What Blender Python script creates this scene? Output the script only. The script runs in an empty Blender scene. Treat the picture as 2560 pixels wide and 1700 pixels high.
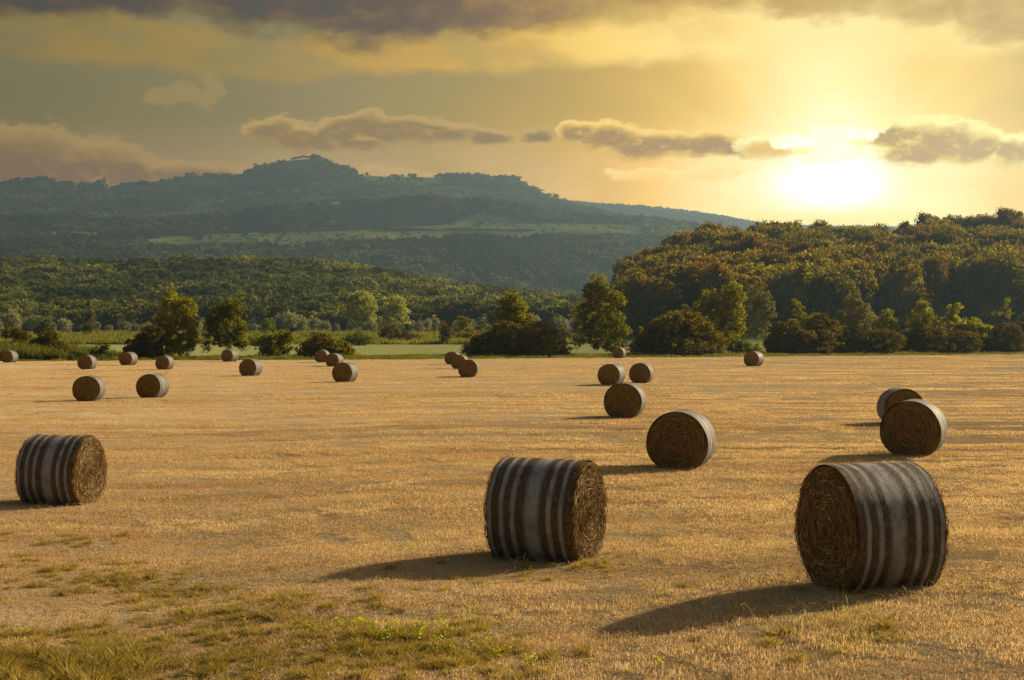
import bpy, math, random
import numpy as np
from mathutils import Vector, Matrix

# ------------------------------------------------------------------ camera, world, sun, exposure
F = 3243.0            # focal length in reference pixels (image 2361 wide)
CX, HY, CAMZ = 1180.5, 766.0, 3.5
EXPO = 1.12
SUN_AZ, SUN_EL = math.radians(59), math.radians(27)
sc = bpy.context.scene
COL = sc.collection
cam = bpy.data.cameras.new("camera")
cam.sensor_width = 36.0
cam.lens = 36.0 * F / 2361.0
cam.clip_start, cam.clip_end = 0.5, 30000
co = bpy.data.objects.new("camera", cam)
co.location = (0, 0, CAMZ)
co.rotation_euler = (math.radians(90) - math.atan(18.0 / F), 0, 0)
COL.objects.link(co)
sc.camera = co
sc.view_settings.view_transform = 'Standard'
sc.view_settings.look = 'None'
sc.view_settings.gamma = 1
sc.view_settings.exposure = EXPO
sc.view_settings.use_curve_mapping = False
cy = sc.cycles
cy.use_denoising = True
cy.max_bounces = 5
cy.diffuse_bounces = 2
cy.glossy_bounces = 1
cy.transmission_bounces = 3
cy.transparent_max_bounces = 4
cy.volume_bounces = 0
cy.caustics_reflective = False
cy.caustics_refractive = False
cy.use_adaptive_sampling = True
cy.adaptive_threshold = 0.012
cy.denoising_prefilter = 'NONE'
cy.denoising_input_passes = 'RGB_ALBEDO_NORMAL'


def P(X, Y, d):
    """world point seen at reference pixel (X, Y) at depth d"""
    return Vector(((X - CX) / F * d, d, CAMZ - (Y - HY) / F * d))


class NB:
    """small helper to write node maths as expressions"""
    def __init__(s, tree):
        s.t = tree; s.n = tree.nodes; s.l = tree.links

    def put(s, node, i, v):
        if v is None: return
        if isinstance(v, bpy.types.NodeSocket): s.l.new(v, node.inputs[i])
        else: node.inputs[i].default_value = v

    def m(s, op, a, b=None, c=None, clamp=False):
        n = s.n.new('ShaderNodeMath'); n.operation = op; n.use_clamp = clamp
        s.put(n, 0, a); s.put(n, 1, b)
        if c is not None: s.put(n, 2, c)
        return n.outputs[0]

    def add(s, a, b): return s.m('ADD', a, b)
    def sub(s, a, b): return s.m('SUBTRACT', a, b)
    def mul(s, a, b): return s.m('MULTIPLY', a, b)
    def mx(s, a, b): return s.m('MAXIMUM', a, b)

    def v(s, op, a, b=None, c=None, out=0):
        n = s.n.new('ShaderNodeVectorMath'); n.operation = op
        s.put(n, 0, a); s.put(n, 1, b)
        if c is not None: s.put(n, 2, c)
        return n.outputs[out]

    def xyz(s, a):
        n = s.n.new('ShaderNodeSeparateXYZ'); s.put(n, 0, a); return n.outputs

    def comb(s, x, y, z=0.0):
        n = s.n.new('ShaderNodeCombineXYZ'); s.put(n, 0, x); s.put(n, 1, y); s.put(n, 2, z); return n.outputs[0]

    def mr(s, val, a, b, c=0.0, d=1.0, smooth=True):
        n = s.n.new('ShaderNodeMapRange'); n.interpolation_type = 'SMOOTHSTEP' if smooth else 'LINEAR'
        n.clamp = True
        s.put(n, 0, val); s.put(n, 1, a); s.put(n, 2, b); s.put(n, 3, c); s.put(n, 4, d)
        return n.outputs[0]

    def noise(s, vec, scale, detail=3.0, rough=0.5, color=False, dim='3D'):
        n = s.n.new('ShaderNodeTexNoise'); n.noise_dimensions = dim
        s.put(n, 'Vector', vec); n.inputs['Scale'].default_value = scale
        n.inputs['Detail'].default_value = detail; n.inputs['Roughness'].default_value = rough
        return n.outputs[1 if color else 0]

    def mix(s, f, a, b, mode='MIX'):
        n = s.n.new('ShaderNodeMix'); n.data_type = 'RGBA'; n.blend_type = mode
        s.put(n, 0, f)
        for i, q in ((6, a), (7, b)):
            if isinstance(q, (tuple, list)) and len(q) == 3: q = (*q, 1)
            s.put(n, i, q)
        return n.outputs[2]

    def ramp(s, f, stops, interp='LINEAR'):
        n = s.n.new('ShaderNodeValToRGB'); n.color_ramp.interpolation = interp
        e = n.color_ramp.elements
        while len(e) > 1: e.remove(e[0])
        e[0].position = stops[0][0]; e[0].color = (*stops[0][1], 1)
        for p, c in stops[1:]:
            q = e.new(p); q.color = (*c, 1)
        s.put(n, 0, f)
        return n.outputs[0]

    def coord(s, which='Object'):
        return s.n.new('ShaderNodeTexCoord').outputs[which]


def lin(r, g, b, k=1.0):
    f = lambda c: (c / 255 / 12.92 if c <= 10 else ((c / 255 + .055) / 1.055) ** 2.4)
    return (f(r) * k, f(g) * k, f(b) * k)


AIR = (.086, .108, .104)


def build_world():
    w = bpy.data.worlds.new("World"); sc.world = w
    w.use_nodes = True
    t = w.node_tree; t.nodes.clear(); q = NB(t)
    K = 1.0 / 2 ** EXPO
    dirv = q.v('NORMALIZE', q.coord('Generated'))
    x, y, z = q.xyz(dirv)
    az = q.m('ARCTAN2', x, y)
    el = q.m('ARCSINE', z)
    p0 = q.comb(az, el, 0.0)

    def AE(X, Y):
        u = (X - CX) / F; v = (HY - Y) / F
        a = math.atan(u); return a, math.atan(v * math.cos(a))
    # cloud-shaped warping of the direction: large billows and fine frayed edges
    n1 = q.noise(q.v('MULTIPLY', p0, (1.0, 1.7, 1.0)), 30, 5, 0.6, color=True)
    warp = q.v('MULTIPLY', q.v('SUBTRACT', n1, (.5, .5, .5)), (.030, .016, 0.0))
    pw = q.v('ADD', p0, warp)
    n2 = q.noise(q.v('MULTIPLY', p0, (1.0, 2.6, 1.0)), 11, 5, 0.52)
    n3 = q.noise(q.v('MULTIPLY', p0, (1.0, 1.9, 1.0)), 42, 6, 0.62)
    n4 = q.noise(q.v('MULTIPLY', p0, (1.0, 1.5, 1.0)), 130, 5, 0.68)
    soft = q.noise(q.v('MULTIPLY', p0, (1.0, 3.0, 1.0)), 4.5, 4, 0.5)

    def field(pts, pos):
        cur = None
        for (X, Y, rx, ry) in pts:
            a, e = AE(X, Y)
            sx, sy = F / rx, F / ry
            d = q.v('MULTIPLY_ADD', pos, (sx, sy, 0.0), (-a * sx, -e * sy, 0.0))
            o = q.v('LENGTH', d, out=1)
            cur = o if cur is None else q.m('MINIMUM', cur, o)
        return q.sub(1.0, cur)      # >0 inside

    ga, ge = AE(1915, 425)
    # distance from the glow, stretched along the horizon
    dg = q.v('MULTIPLY_ADD', p0, (1.05, 0.47, 0.0), (-ga * 1.05, -ge * 0.47, 0.0))
    r = q.v('LENGTH', dg, out=1)
    ang = q.m('ARCTAN2', q.sub(az, ga), q.sub(el, ge))
    ray = q.noise(q.comb(q.mul(ang, 1.7), 0.0, 0.0), 1.0, 2.5, 0.55)
    rayf = q.mul(q.sub(ray, 0.5), q.mr(r, .03, .12))
    rr = q.add(r, q.mul(q.sub(soft, .5), .045))
    rr = q.sub(rr, q.mul(rayf, .13))
    base = q.ramp(q.mul(rr, 1.0 / .72), [
        (0.0, lin(255, 250, 220)), (.05, lin(255, 234, 164)), (.10, lin(246, 208, 118)),
        (.145, lin(228, 188, 100)), (.19, lin(210, 172, 90)), (.26, lin(188, 155, 86)), (.36, lin(162, 141, 90)),
        (.46, lin(148, 134, 97)), (.58, lin(134, 125, 95)), (.75, lin(125, 119, 92)), (1.0, lin(116, 112, 90))])
    # warm cream veil low over the hills
    low = q.mr(el, AE(1180, 250)[1], AE(1180, 420)[1])
    lowc = q.ramp(q.mul(r, 1.0 / .72), [(0, lin(255, 248, 215)), (.10, lin(255, 232, 170)), (.18, lin(248, 198, 116)), (.30, lin(208, 172, 118)),
                                      (.46, lin(182, 156, 114)), (.68, lin(158, 138, 108)), (1, lin(128, 114, 96))])
    base = q.mix(q.mul(low, q.mr(n2, .30, .62, .45, 1.0)), base, lowc)
    # pale greenish foot of the sky under the glow
    foot = q.mr(el, AE(1800, 470)[1], AE(1800, 512)[1])
    base = q.mix(q.mul(foot, q.mr(r, .16, .05, 0.0, .85)), base, lin(238, 220, 140))
    # golden streaks under the top cloud
    gold = field([(250, 95, 420, 60), (950, 125, 420, 50), (1350, 95, 420, 60), (1750, 70, 420, 70), (2150, 75, 420, 55), (560, 150, 250, 40)],
                 q.v('ADD', p0, q.v('MULTIPLY', warp, (1.3, 1.3, 0))))
    goldm = q.mul(q.mr(gold, -.2, .5), q.mr(n2, .30, .58, .35, 1.0))
    goldc = q.ramp(q.mul(r, 1.0 / .72), [(0, lin(255, 232, 160)), (.22, lin(250, 212, 118)), (.32, lin(228, 184, 88)), (.42, lin(200, 160, 80)), (.6, lin(158, 135, 82)), (.9, lin(142, 122, 72)), (1, lin(136, 118, 70))])
    base = q.mix(goldm, base, goldc)
    # dark band of cloud along the top
    top = field([(130, -35, 300, 80), (620, -20, 200, 90), (850, 5, 300, 110), (1180, 5, 320, 80), (1500, -40, 300, 95), (1900, -50, 260, 90), (2130, -30, 130, 100),
                 (2330, -10, 180, 105), (-300, -60, 400, 120), (2700, -40, 400, 200)], q.v('ADD', p0, q.v('MULTIPLY', warp, (1.2, 1.5, 0))))
    above = q.mr(el, AE(1180, 10)[1], AE(1180, -170)[1])
    topm = q.mx(q.mr(q.add(top, q.add(q.mul(q.sub(n2, .5), .9), q.mul(q.sub(n3, .5), .8))), -.12, .45), above)
    topc = q.ramp(q.mul(r, 1.0 / .72), [(0, lin(196, 156, 80)), (.22, lin(170, 134, 68)), (.30, lin(142, 110, 60)), (.40, lin(104, 86, 46)), (.52, lin(84, 73, 38)), (.7, lin(76, 67, 36)), (1, lin(74, 67, 38))])
    topc = q.mix(q.mr(q.add(q.mul(soft, .5), q.mul(n3, .5)), .42, .66, 0, .32), topc, goldc)
    base = q.mix(q.mul(topm, .97), base, topc)

    # separate cloud heaps
    def cloud(base, pts, body, rim, e0=-.12, e1=.20, amp=.75, dens=.9, rimw=.8, lift=9):
        nz = q.add(q.mul(q.sub(n3, .5), amp * 2.1), q.mul(q.sub(n4, .5), .55))
        f = q.add(field(pts, pw), nz)
        f2 = q.add(field([(X, Y + lift, a_, b_) for X, Y, a_, b_ in pts], pw), nz)
        m1 = q.mr(f, e0, e0 + .26)
        m2 = q.mr(f2, e0 + .02, e1 + .42)
        base = q.mix(q.mul(m1, rimw), base, rim)
        inner = q.mix(q.mr(q.add(q.mul(n3, .6), q.mul(n4, .4)), .50, .68, 0, .55), body, rim)
        return q.mix(q.mul(m2, dens), base, inner)
    base = cloud(base, [(375, 225, 40, 20), (440, 218, 50, 26), (492, 212, 24, 36), (480, 238, 34, 18)], lin(152, 134, 94), lin(170, 145, 96), rimw=.40, dens=.6, amp=1.1)
    base = cloud(base, [(40, 400, 330, 105), (190, 400, 190, 85), (-250, 420, 300, 150), (430, 420, 160, 50), (290, 395, 80, 50)], lin(125, 110, 90), lin(172, 147, 104), rimw=.75, dens=.88, amp=.35)
    base = cloud(base, [(850, 395, 60, 12), (930, 402, 90, 10)], lin(176, 148, 112), lin(196, 164, 118), rimw=.5, dens=.5, amp=.4)
    base = cloud(base, [(620, 300, 70, 32), (700, 312, 100, 30), (780, 300, 90, 34), (850, 285, 80, 34), (910, 297, 140, 36), (1010, 303, 110, 24), (800, 325, 120, 20), (1130, 310, 60, 16), (1240, 312, 40, 16)], lin(136, 117, 86), lin(188, 158, 104), rimw=.8)
    base = cloud(base, [(1325, 300, 42, 26), (1400, 310, 100, 32), (1500, 328, 130, 36), (1610, 332, 120, 26), (1700, 338, 90, 20), (1775, 336, 60, 16)], lin(150, 120, 70), lin(250, 208, 120), rimw=.85, amp=.42)
    base = cloud(base, [(1770, 335, 85, 26), (1830, 322, 50, 20)], lin(214, 168, 84), lin(255, 240, 175), rimw=.9, amp=.6, dens=.85)
    base = cloud(base, [(2050, 306, 60, 32), (2110, 312, 90, 40), (2170, 322, 110, 50), (2110, 350, 90, 32), (2250, 335, 80, 32), (2340, 345, 70, 34), (2430, 345, 80, 40)], lin(174, 136, 62), lin(255, 236, 155), rimw=.95, amp=.40, dens=.94)
    base = cloud(base, [(1545, 412, 36, 14), (1480, 400, 90, 14), (1650, 395, 80, 16)], lin(238, 192, 112), lin(255, 224, 150), rimw=.5, dens=.4, amp=1.0)
    # hot core of the veiled sun, in front of the thin cloud
    core = q.v('MULTIPLY_ADD', pw, (F / 190., F / 88., 0), (-ga * F / 190., -AE(1915, 415)[1] * F / 88., 0))
    cm = q.m('POWER', q.mr(q.v('LENGTH', core, out=1), 1.0, .05), 1.2)
    base = q.mix(cm, base, lin(255, 255, 246, 1.35))
    core2 = q.v('MULTIPLY_ADD', pw, (F / 85., F / 48., 0), (-AE(1915, 300)[0] * F / 85., -AE(1925, 322)[1] * F / 48., 0))
    cm2 = q.mr(q.v('LENGTH', core2, out=1), 1.0, .2)
    base = q.mix(q.mul(cm2, .8), base, lin(255, 252, 225, 1.2))
    base = cloud(base, [(1835, 322, 60, 16), (1890, 308, 46, 22), (1945, 298, 46, 24), (1990, 300, 50, 20), (1925, 345, 90, 34)], lin(255, 252, 225, 1.05), lin(255, 240, 175), rimw=.75, amp=1.15, dens=.7, lift=5)
    base = cloud(base, [(1995, 318, 34, 12), (1850, 334, 36, 11)], lin(255, 224, 140), lin(255, 250, 215, 1.2), rimw=.9, amp=1.0, dens=.7, e0=-.05)

    base = q.v('SCALE', base, None)
    base.node.inputs[3].default_value = K
    # the sky is seen through the valley haze: allow for what the air takes away and adds along the way out
    path = q.m('MINIMUM', 7600.0, q.m('DIVIDE', 545.0, q.mx(z, .02)))
    T = q.m('EXPONENT', q.mul(path, -HAZE_D))
    air = q.v('SCALE', AIR, None); q.l.new(q.sub(1.0, T), air.node.inputs[3])
    base = q.v('SUBTRACT', base, air)
    base = q.v('SCALE', base, None); q.l.new(q.m('DIVIDE', 1.0, T), base.node.inputs[3])
    base = q.v('MAXIMUM', base, (.008, .007, .001))
    # the rest of the sky (overhead and behind) is a plain evening sky
    sky = t.nodes.new('ShaderNodeTexSky'); sky.sky_type = 'NISHITA'; sky.sun_disc = False
    sky.sun_elevation = SUN_EL; sky.sun_rotation = SUN_AZ
    sky.dust_density = 3.0
    nish = q.v('SCALE', sky.outputs[0], None); nish.node.inputs[3].default_value = 0.068
    nish = q.v('MULTIPLY', nish, (1.0, .80, .58))
    front = q.mr(y, .62, .86)
    out = q.mix(front, nish, base)
    bg = t.nodes.new('ShaderNodeBackground'); q.l.new(out, bg.inputs[0]); bg.inputs[1].default_value = 1.0
    o = t.nodes.new('ShaderNodeOutputWorld'); q.l.new(bg.outputs[0], o.inputs[0])
    w.cycles.sampling_method = 'MANUAL'; w.cycles.sample_map_resolution = 512


HAZE_D = 1.6e-4
build_world()
sun = bpy.data.lights.new("sun", 'SUN')
sun.energy = 5.0
sun.angle = math.radians(1.0)
sun.color = (1.0, .835, .575)
so = bpy.data.objects.new("sun", sun)
sd = Vector((math.sin(SUN_AZ) * math.cos(SUN_EL), math.cos(SUN_AZ) * math.cos(SUN_EL), math.sin(SUN_EL)))
so.rotation_euler = sd.to_track_quat('Z', 'Y').to_euler()
so.location = (60, 40, 60)
COL.objects.link(so)

# ------------------------------------------------------------------ helpers
rng = np.random.default_rng(7)


def tag(o, label=None, cat=None, group=None, kind=None):
    if label: o['label'] = label
    if cat: o['category'] = cat
    if group: o['group'] = group
    if kind: o['kind'] = kind
    return o


def mesh_from(name, V, Q, mat=None, smooth=False, attr=None, T=None):
    """V (n,3), Q (m,4) quads and/or T (k,3) triangles; attr = per-vertex float called 'tint'"""
    me = bpy.data.meshes.new(name)
    V = np.asarray(V, dtype=np.float32)
    Q = np.zeros((0, 4), int) if Q is None else np.asarray(Q)
    T = np.zeros((0, 3), int) if T is None else np.asarray(T)
    me.vertices.add(len(V)); me.vertices.foreach_set('co', V.ravel())
    nl = Q.size + T.size
    me.loops.add(nl)
    me.loops.foreach_set('vertex_index', np.concatenate([Q.ravel(), T.ravel()]).astype(np.int32))
    me.polygons.add(len(Q) + len(T))
    st = np.concatenate([np.arange(len(Q)) * 4, len(Q) * 4 + np.arange(len(T)) * 3]).astype(np.int32)
    me.polygons.foreach_set('loop_start', st)
    if smooth: me.polygons.foreach_set('use_smooth', np.ones(len(Q) + len(T), bool))
    me.update(calc_edges=True)
    if attr is not None:
        a = me.attributes.new('tint', 'FLOAT', 'POINT'); a.data.foreach_set('value', np.asarray(attr, np.float32))
    if mat: me.materials.append(mat)
    return me


def obj(name, me, parent=None, loc=None, link=True):
    o = bpy.data.objects.new(name, me)
    if link: COL.objects.link(o)
    if parent is not None: o.parent = parent
    if loc is not None: o.location = loc
    return o


def empty(name, loc, rz=0.0):
    o = bpy.data.objects.new(name, None); o.empty_display_size = .5
    o.location = loc; o.rotation_euler = (0, 0, rz); COL.objects.link(o)
    return o


def copy_tree(o, parent=None):
    c = o.copy(); COL.objects.link(c); c.parent = parent
    for ch in o.children: copy_tree(ch, c)
    return c


class Geo:
    """collects quads / tris of one mesh"""
    def __init__(s): s.V = []; s.Q = []; s.T = []; s.A = []; s.n = 0

    def add(s, V, Q=None, T=None, A=None):
        V = np.asarray(V, float)
        if Q is not None: s.Q.append(np.asarray(Q) + s.n)
        if T is not None: s.T.append(np.asarray(T) + s.n)
        s.V.append(V); s.A.append(np.full(len(V), .5) if A is None else np.broadcast_to(np.asarray(A, float), (len(V),)))
        s.n += len(V)

    def mesh(s, name, mat, smooth=False):
        return mesh_from(name, np.concatenate(s.V), np.concatenate(s.Q) if s.Q else None, mat, smooth,
                         np.concatenate(s.A), np.concatenate(s.T) if s.T else None)


def vnoise(x, y, seed=0):
    """smooth value noise, about -1..1"""
    xi = np.floor(x).astype(np.int64); yi = np.floor(y).astype(np.int64)
    fx = x - xi; fy = y - yi
    fx = fx * fx * (3 - 2 * fx); fy = fy * fy * (3 - 2 * fy)

    def h(a, b):
        n = (a * 374761393 + b * 668265263 + seed * 1442695041) & 0x7fffffff
        n = ((n ^ (n >> 13)) * 1274126177) & 0x7fffffff
        return ((n ^ (n >> 16)) & 0xffff) / 32767.5 - 1
    return (h(xi, yi) * (1 - fx) + h(xi + 1, yi) * fx) * (1 - fy) + (h(xi, yi + 1) * (1 - fx) + h(xi + 1, yi + 1) * fx) * fy


def fbm(x, y, seed=0, octs=4):
    s = 0; a = 1; t = 0
    for i in range(octs):
        s = s + a * vnoise(x * 2 ** i + 17.3 * i, y * 2 ** i - 9.1 * i, seed + i); t += a; a *= .5
    return s / t


def tube(geo, pts, rad, seg=6, A=.5):
    pts = np.asarray(pts, float); rad = np.asarray(rad, float)
    n = len(pts)
    tan = np.gradient(pts, axis=0); tan /= np.linalg.norm(tan, axis=1)[:, None] + 1e-9
    ref = np.array([1.0, .13, .07]) if abs(tan[0][0]) < .8 else np.array([0, 1.0, .1])
    u = np.cross(tan, ref); u /= np.linalg.norm(u, axis=1)[:, None]
    w = np.cross(tan, u)
    a = np.linspace(0, 2 * math.pi, seg, endpoint=False)
    V = pts[:, None, :] + rad[:, None, None] * (np.cos(a)[None, :, None] * u[:, None, :] + np.sin(a)[None, :, None] * w[:, None, :])
    Q = []
    for i in range(n - 1):
        for k in range(seg):
            k2 = (k + 1) % seg
            Q.append((i * seg + k, i * seg + k2, (i + 1) * seg + k2, (i + 1) * seg + k))
    geo.add(V.reshape(-1, 3), Q=Q, A=A)


# ------------------------------------------------------------------ materials
def new_mat(name):
    m = bpy.data.materials.new(name); m.use_nodes = True
    m.node_tree.nodes.clear()
    q = NB(m.node_tree)
    out = m.node_tree.nodes.new('ShaderNodeOutputMaterial')
    return m, q, out


def diffuse(q, col, normal=None, rough=.6):
    n = q.n.new('ShaderNodeBsdfDiffuse'); q.put(n, 'Color', (*col, 1) if isinstance(col, tuple) else col)
    n.inputs['Roughness'].default_value = rough
    if normal is not None: q.l.new(normal, n.inputs['Normal'])
    return n.outputs[0]


def bump(q, h, strength=.5, dist=.05):
    n = q.n.new('ShaderNodeBump'); n.inputs['Strength'].default_value = strength; n.inputs['Distance'].default_value = dist
    q.l.new(h, n.inputs['Height']); return n.outputs[0]


def leaf_mat(name, dark, mid, light, trans=.45, tcol=None, gloss=0.0, patch=0):
    """leaf colours vary by clump ('tint'), by object and by a soft noise"""
    m, q, out = new_mat(name)
    at = q.n.new('ShaderNodeAttribute'); at.attribute_name = 'tint'
    oi = q.n.new('ShaderNodeObjectInfo')
    f = q.add(q.mul(at.outputs['Fac'], .55), q.mul(oi.outputs['Random'], .45))
    if patch:
        geo = q.n.new('ShaderNodeNewGeometry')
        pn = q.noise(q.v('MULTIPLY', geo.outputs['Position'], (1, .7, 1)), patch, 5, .65)
        f = q.add(q.mul(f, .75), q.mr(pn, .36, .64, -.30, .50, False))
    col = q.ramp(f, [(0.0, dark), (.5, mid), (1.0, light)])
    d = diffuse(q, col)
    tr = q.n.new('ShaderNodeBsdfTranslucent')
    tc = q.mix(1.0, col, tcol or (1.5, 1.25, .45), 'MULTIPLY')
    q.l.new(tc, tr.inputs[0])
    ms = q.n.new('ShaderNodeMixShader'); ms.inputs[0].default_value = trans
    q.l.new(d, ms.inputs[1]); q.l.new(tr.outputs[0], ms.inputs[2])
    res = ms.outputs[0]
    if gloss:
        g = q.n.new('ShaderNodeBsdfGlossy'); g.inputs['Roughness'].default_value = .45; g.inputs[0].default_value = (1, 1, 1, 1)
        m2 = q.n.new('ShaderNodeMixShader'); m2.inputs[0].default_value = gloss
        q.l.new(res, m2.inputs[1]); q.l.new(g.outputs[0], m2.inputs[2]); res = m2.outputs[0]
    q.l.new(res, out.inputs[0])
    return m


M = {}
M['hedge'] = leaf_mat('hedge_leaves', (.060, .058, .006), (.155, .150, .012), (.30, .28, .024), .58, (1.5, 1.42, .35))
M['hedge_dark'] = leaf_mat('dark_bush_leaves', (.044, .036, .006), (.090, .076, .010), (.22, .205, .020), .52)
M['willow'] = leaf_mat('pale_tree_leaves', (.075, .075, .030), (.15, .14, .055), (.24, .22, .09), .45, (1.3, 1.2, .6))
M['wood'] = leaf_mat('wood_leaves', (.070, .050, .014), (.115, .095, .017), (.28, .25, .024), .55, (1.5, 1.3, .4))
M['wood_olive'] = leaf_mat('olive_wood_leaves', (.058, .048, .014), (.105, .093, .018), (.27, .25, .028), .54, (1.45, 1.3, .4))
M['wood_rust'] = leaf_mat('rusty_wood_leaves', (.070, .045, .011), (.125, .086, .015), (.29, .23, .022), .52, (1.5, 1.25, .37))
M['wood_grey'] = leaf_mat('grey_wood_leaves', (.10, .088, .05), (.14, .122, .07), (.19, .165, .095), .35, (1.2, 1.1, .7))
M['mid'] = leaf_mat('ridge_leaves', (.032, .036, .013), (.085, .090, .026), (.22, .205, .06), .45, (1.2, 1.25, .4), 0, .019)
M['poplar'] = leaf_mat('poplar_leaves', (.13, .14, .045), (.28, .29, .09), (.42, .42, .14), .5, (1.3, 1.3, .5))
M['far'] = leaf_mat('far_leaves', (.012, .020, .010), (.050, .062, .026), (.17, .175, .075), .35, (1.1, 1.2, .5), 0, .0045)
M['meadow_bush'] = leaf_mat('meadow_bush_leaves', (.035, .042, .006), (.085, .10, .014), (.16, .19, .025), .45, (1.2, 1.3, .4))


def bark_mat():
    m, q, out = new_mat('bark')
    n = q.noise(q.v('MULTIPLY', q.coord(), (1, 1, .2)), 8, 4)
    q.l.new(diffuse(q, q.ramp(n, [(.3, (.045, .030, .015)), (.7, (.13, .09, .05))]), bump(q, n, .6, .05)), out.inputs[0])
    return m


M['bark'] = bark_mat()


def blade_mat(name, stops, trans=.5, gl=.012):
    m, q, out = new_mat(name)
    at = q.n.new('ShaderNodeAttribute'); at.attribute_name = 'tint'
    oi = q.n.new('ShaderNodeObjectInfo')
    geo = q.n.new('ShaderNodeNewGeometry')
    big = q.noise(geo.outputs['Position'], .22, 4, .65)
    row = q.noise(q.v('MULTIPLY', geo.outputs['Position'], (.05, .6, .3)), 1.0, 4, .6)
    f = q.add(q.mul(at.outputs['Fac'], .70), q.add(q.mul(q.sub(row, .5), .95), q.mul(q.sub(big, .35), .9)))
    col = q.ramp(f, stops)
    if name.startswith('stubble'):
        hue = q.noise(geo.outputs['Position'], .55, 4, .65)
        col = q.mix(q.mr(hue, .52, .70, 0, .40), col, q.mix(1.0, col, (.97, .78, .68), 'MULTIPLY'))
        col = q.mix(q.mr(hue, .46, .32, 0, .55), col, q.mix(1.0, col, (.80, .95, .50), 'MULTIPLY'))
    d = diffuse(q, col)
    tr = q.n.new('ShaderNodeBsdfTranslucent'); q.l.new(q.mix(1.0, col, (1.15, 1.05, .75), 'MULTIPLY'), tr.inputs[0])
    ms = q.n.new('ShaderNodeMixShader'); ms.inputs[0].default_value = trans
    q.l.new(d, ms.inputs[1]); q.l.new(tr.outputs[0], ms.inputs[2])
    g = q.n.new('ShaderNodeBsdfGlossy'); g.inputs['Roughness'].default_value = .35; g.inputs[0].default_value = (.9, .85, .7, 1)
    m2 = q.n.new('ShaderNodeMixShader'); m2.inputs[0].default_value = gl
    q.l.new(ms.outputs[0], m2.inputs[1]); q.l.new(g.outputs[0], m2.inputs[2])
    q.l.new(m2.outputs[0], out.inputs[0])
    return m


STRAW = [(0, (.22, .13, .06)), (.25, (.40, .265, .135)), (.5, (.52, .385, .215)), (.75, (.62, .48, .285)), (1, (.74, .62, .41))]
M['stubble'] = blade_mat('stubble_straw', STRAW)
M['green'] = blade_mat('green_grass_blades', [(0, (.17, .13, .025)), (.4, (.30, .23, .05)), (.7, (.40, .31, .08)), (1, (.58, .44, .17))])
M['weed'] = blade_mat('weed_leaves', [(0, (.20, .23, .012)), (1, (.46, .46, .04))], .6, .02)
M['reed'] = blade_mat('reed_blades', [(0, (.05, .06, .008)), (.5, (.12, .13, .02)), (1, (.24, .22, .05))], .5, .0)
M['verge'] = blade_mat('verge_blades', [(0, (.07, .08, .010)), (.5, (.16, .17, .022)), (1, (.30, .27, .05))], .5, .0)


def field_mat():
    m, q, out = new_mat('stubble_ground')
    p = q.coord()
    row = q.noise(q.v('MULTIPLY', p, (.05, .55, 1)), 1.0, 4, .55)
    row2 = q.noise(q.v('MULTIPLY', p, (.012, .11, 1)), 1.0, 3, .5)
    big = q.noise(p, .035, 4, .6)
    fine = q.noise(p, 9.0, 4, .7)
    mid = q.noise(q.v('MULTIPLY', p, (.6, 1.5, 1)), 1.3, 4, .6)
    f = q.add(q.add(q.mul(row, .35), q.mul(row2, .25)), q.add(q.mul(fine, .25), q.mul(mid, .25)))
    col = q.ramp(f, [(.38, (.24, .135, .055)), (.47, (.42, .26, .11)), (.56, (.56, .405, .215)), (.68, (.66, .52, .31))])
    col = q.mix(q.mr(big, .52, .68, 0, .5), col, (.26, .20, .045))
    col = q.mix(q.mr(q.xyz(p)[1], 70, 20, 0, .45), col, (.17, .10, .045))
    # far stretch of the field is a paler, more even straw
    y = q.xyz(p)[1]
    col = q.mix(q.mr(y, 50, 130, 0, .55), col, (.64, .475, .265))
    h = q.add(q.mul(fine, .5), q.add(q.mul(mid, .7), q.mul(row, .9)))
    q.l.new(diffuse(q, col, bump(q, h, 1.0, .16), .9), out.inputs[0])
    return m


def meadow_mat():
    m, q, out = new_mat('meadow_ground')
    p = q.coord()
    x, y, z = q.xyz(p)
    n = q.noise(q.v('MULTIPLY', p, (.02, .08, 1)), 1, 5, .6)
    n2 = q.noise(p, .5, 4, .6)
    green = q.ramp(q.add(q.mul(n, .6), q.mul(n2, .4)), [(.38, (.045, .065, .012)), (.5, (.095, .125, .022)), (.62, (.16, .175, .04))])
    beige = q.ramp(n2, [(.35, (.25, .26, .09)), (.65, (.35, .335, .13))])
    # the mown strip beyond the hedge, then rough green meadow
    d = q.add(y, q.mul(x, -.12))
    band = q.mul(q.mr(q.add(d, q.mul(n2, 6)), 205, 215), q.mr(q.add(d, q.mul(n, 60)), 390, 330))
    col = q.mix(band, green, beige)
    q.l.new(diffuse(q, col, bump(q, n2, .8, .4), .9), out.inputs[0])
    return m


def hill_mat():
    m, q, out = new_mat('hill_ground')
    at = q.n.new('ShaderNodeAttribute'); at.attribute_name = 'tint'      # land cover: 0 forest floor, 1 open field
    p = q.coord()
    n = q.noise(p, .02, 5, .6); n2 = q.noise(p, .006, 3, .5)
    rows = q.noise(q.v('MULTIPLY', p, (.012, .12, 1)), 1, 3, .5)
    fl = q.ramp(n, [(.35, (.030, .036, .014)), (.65, (.075, .075, .03))])
    op = q.ramp(q.add(q.mul(rows, .5), q.mul(n2, .5)), [(.36, (.055, .085, .018)), (.5, (.105, .13, .03)), (.64, (.20, .20, .065))])
    q.l.new(diffuse(q, q.mix(q.mr(at.outputs['Fac'], .35, .65), fl, op), bump(q, n, 1.0, 3.0), .9), out.inputs[0])
    return m


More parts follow.
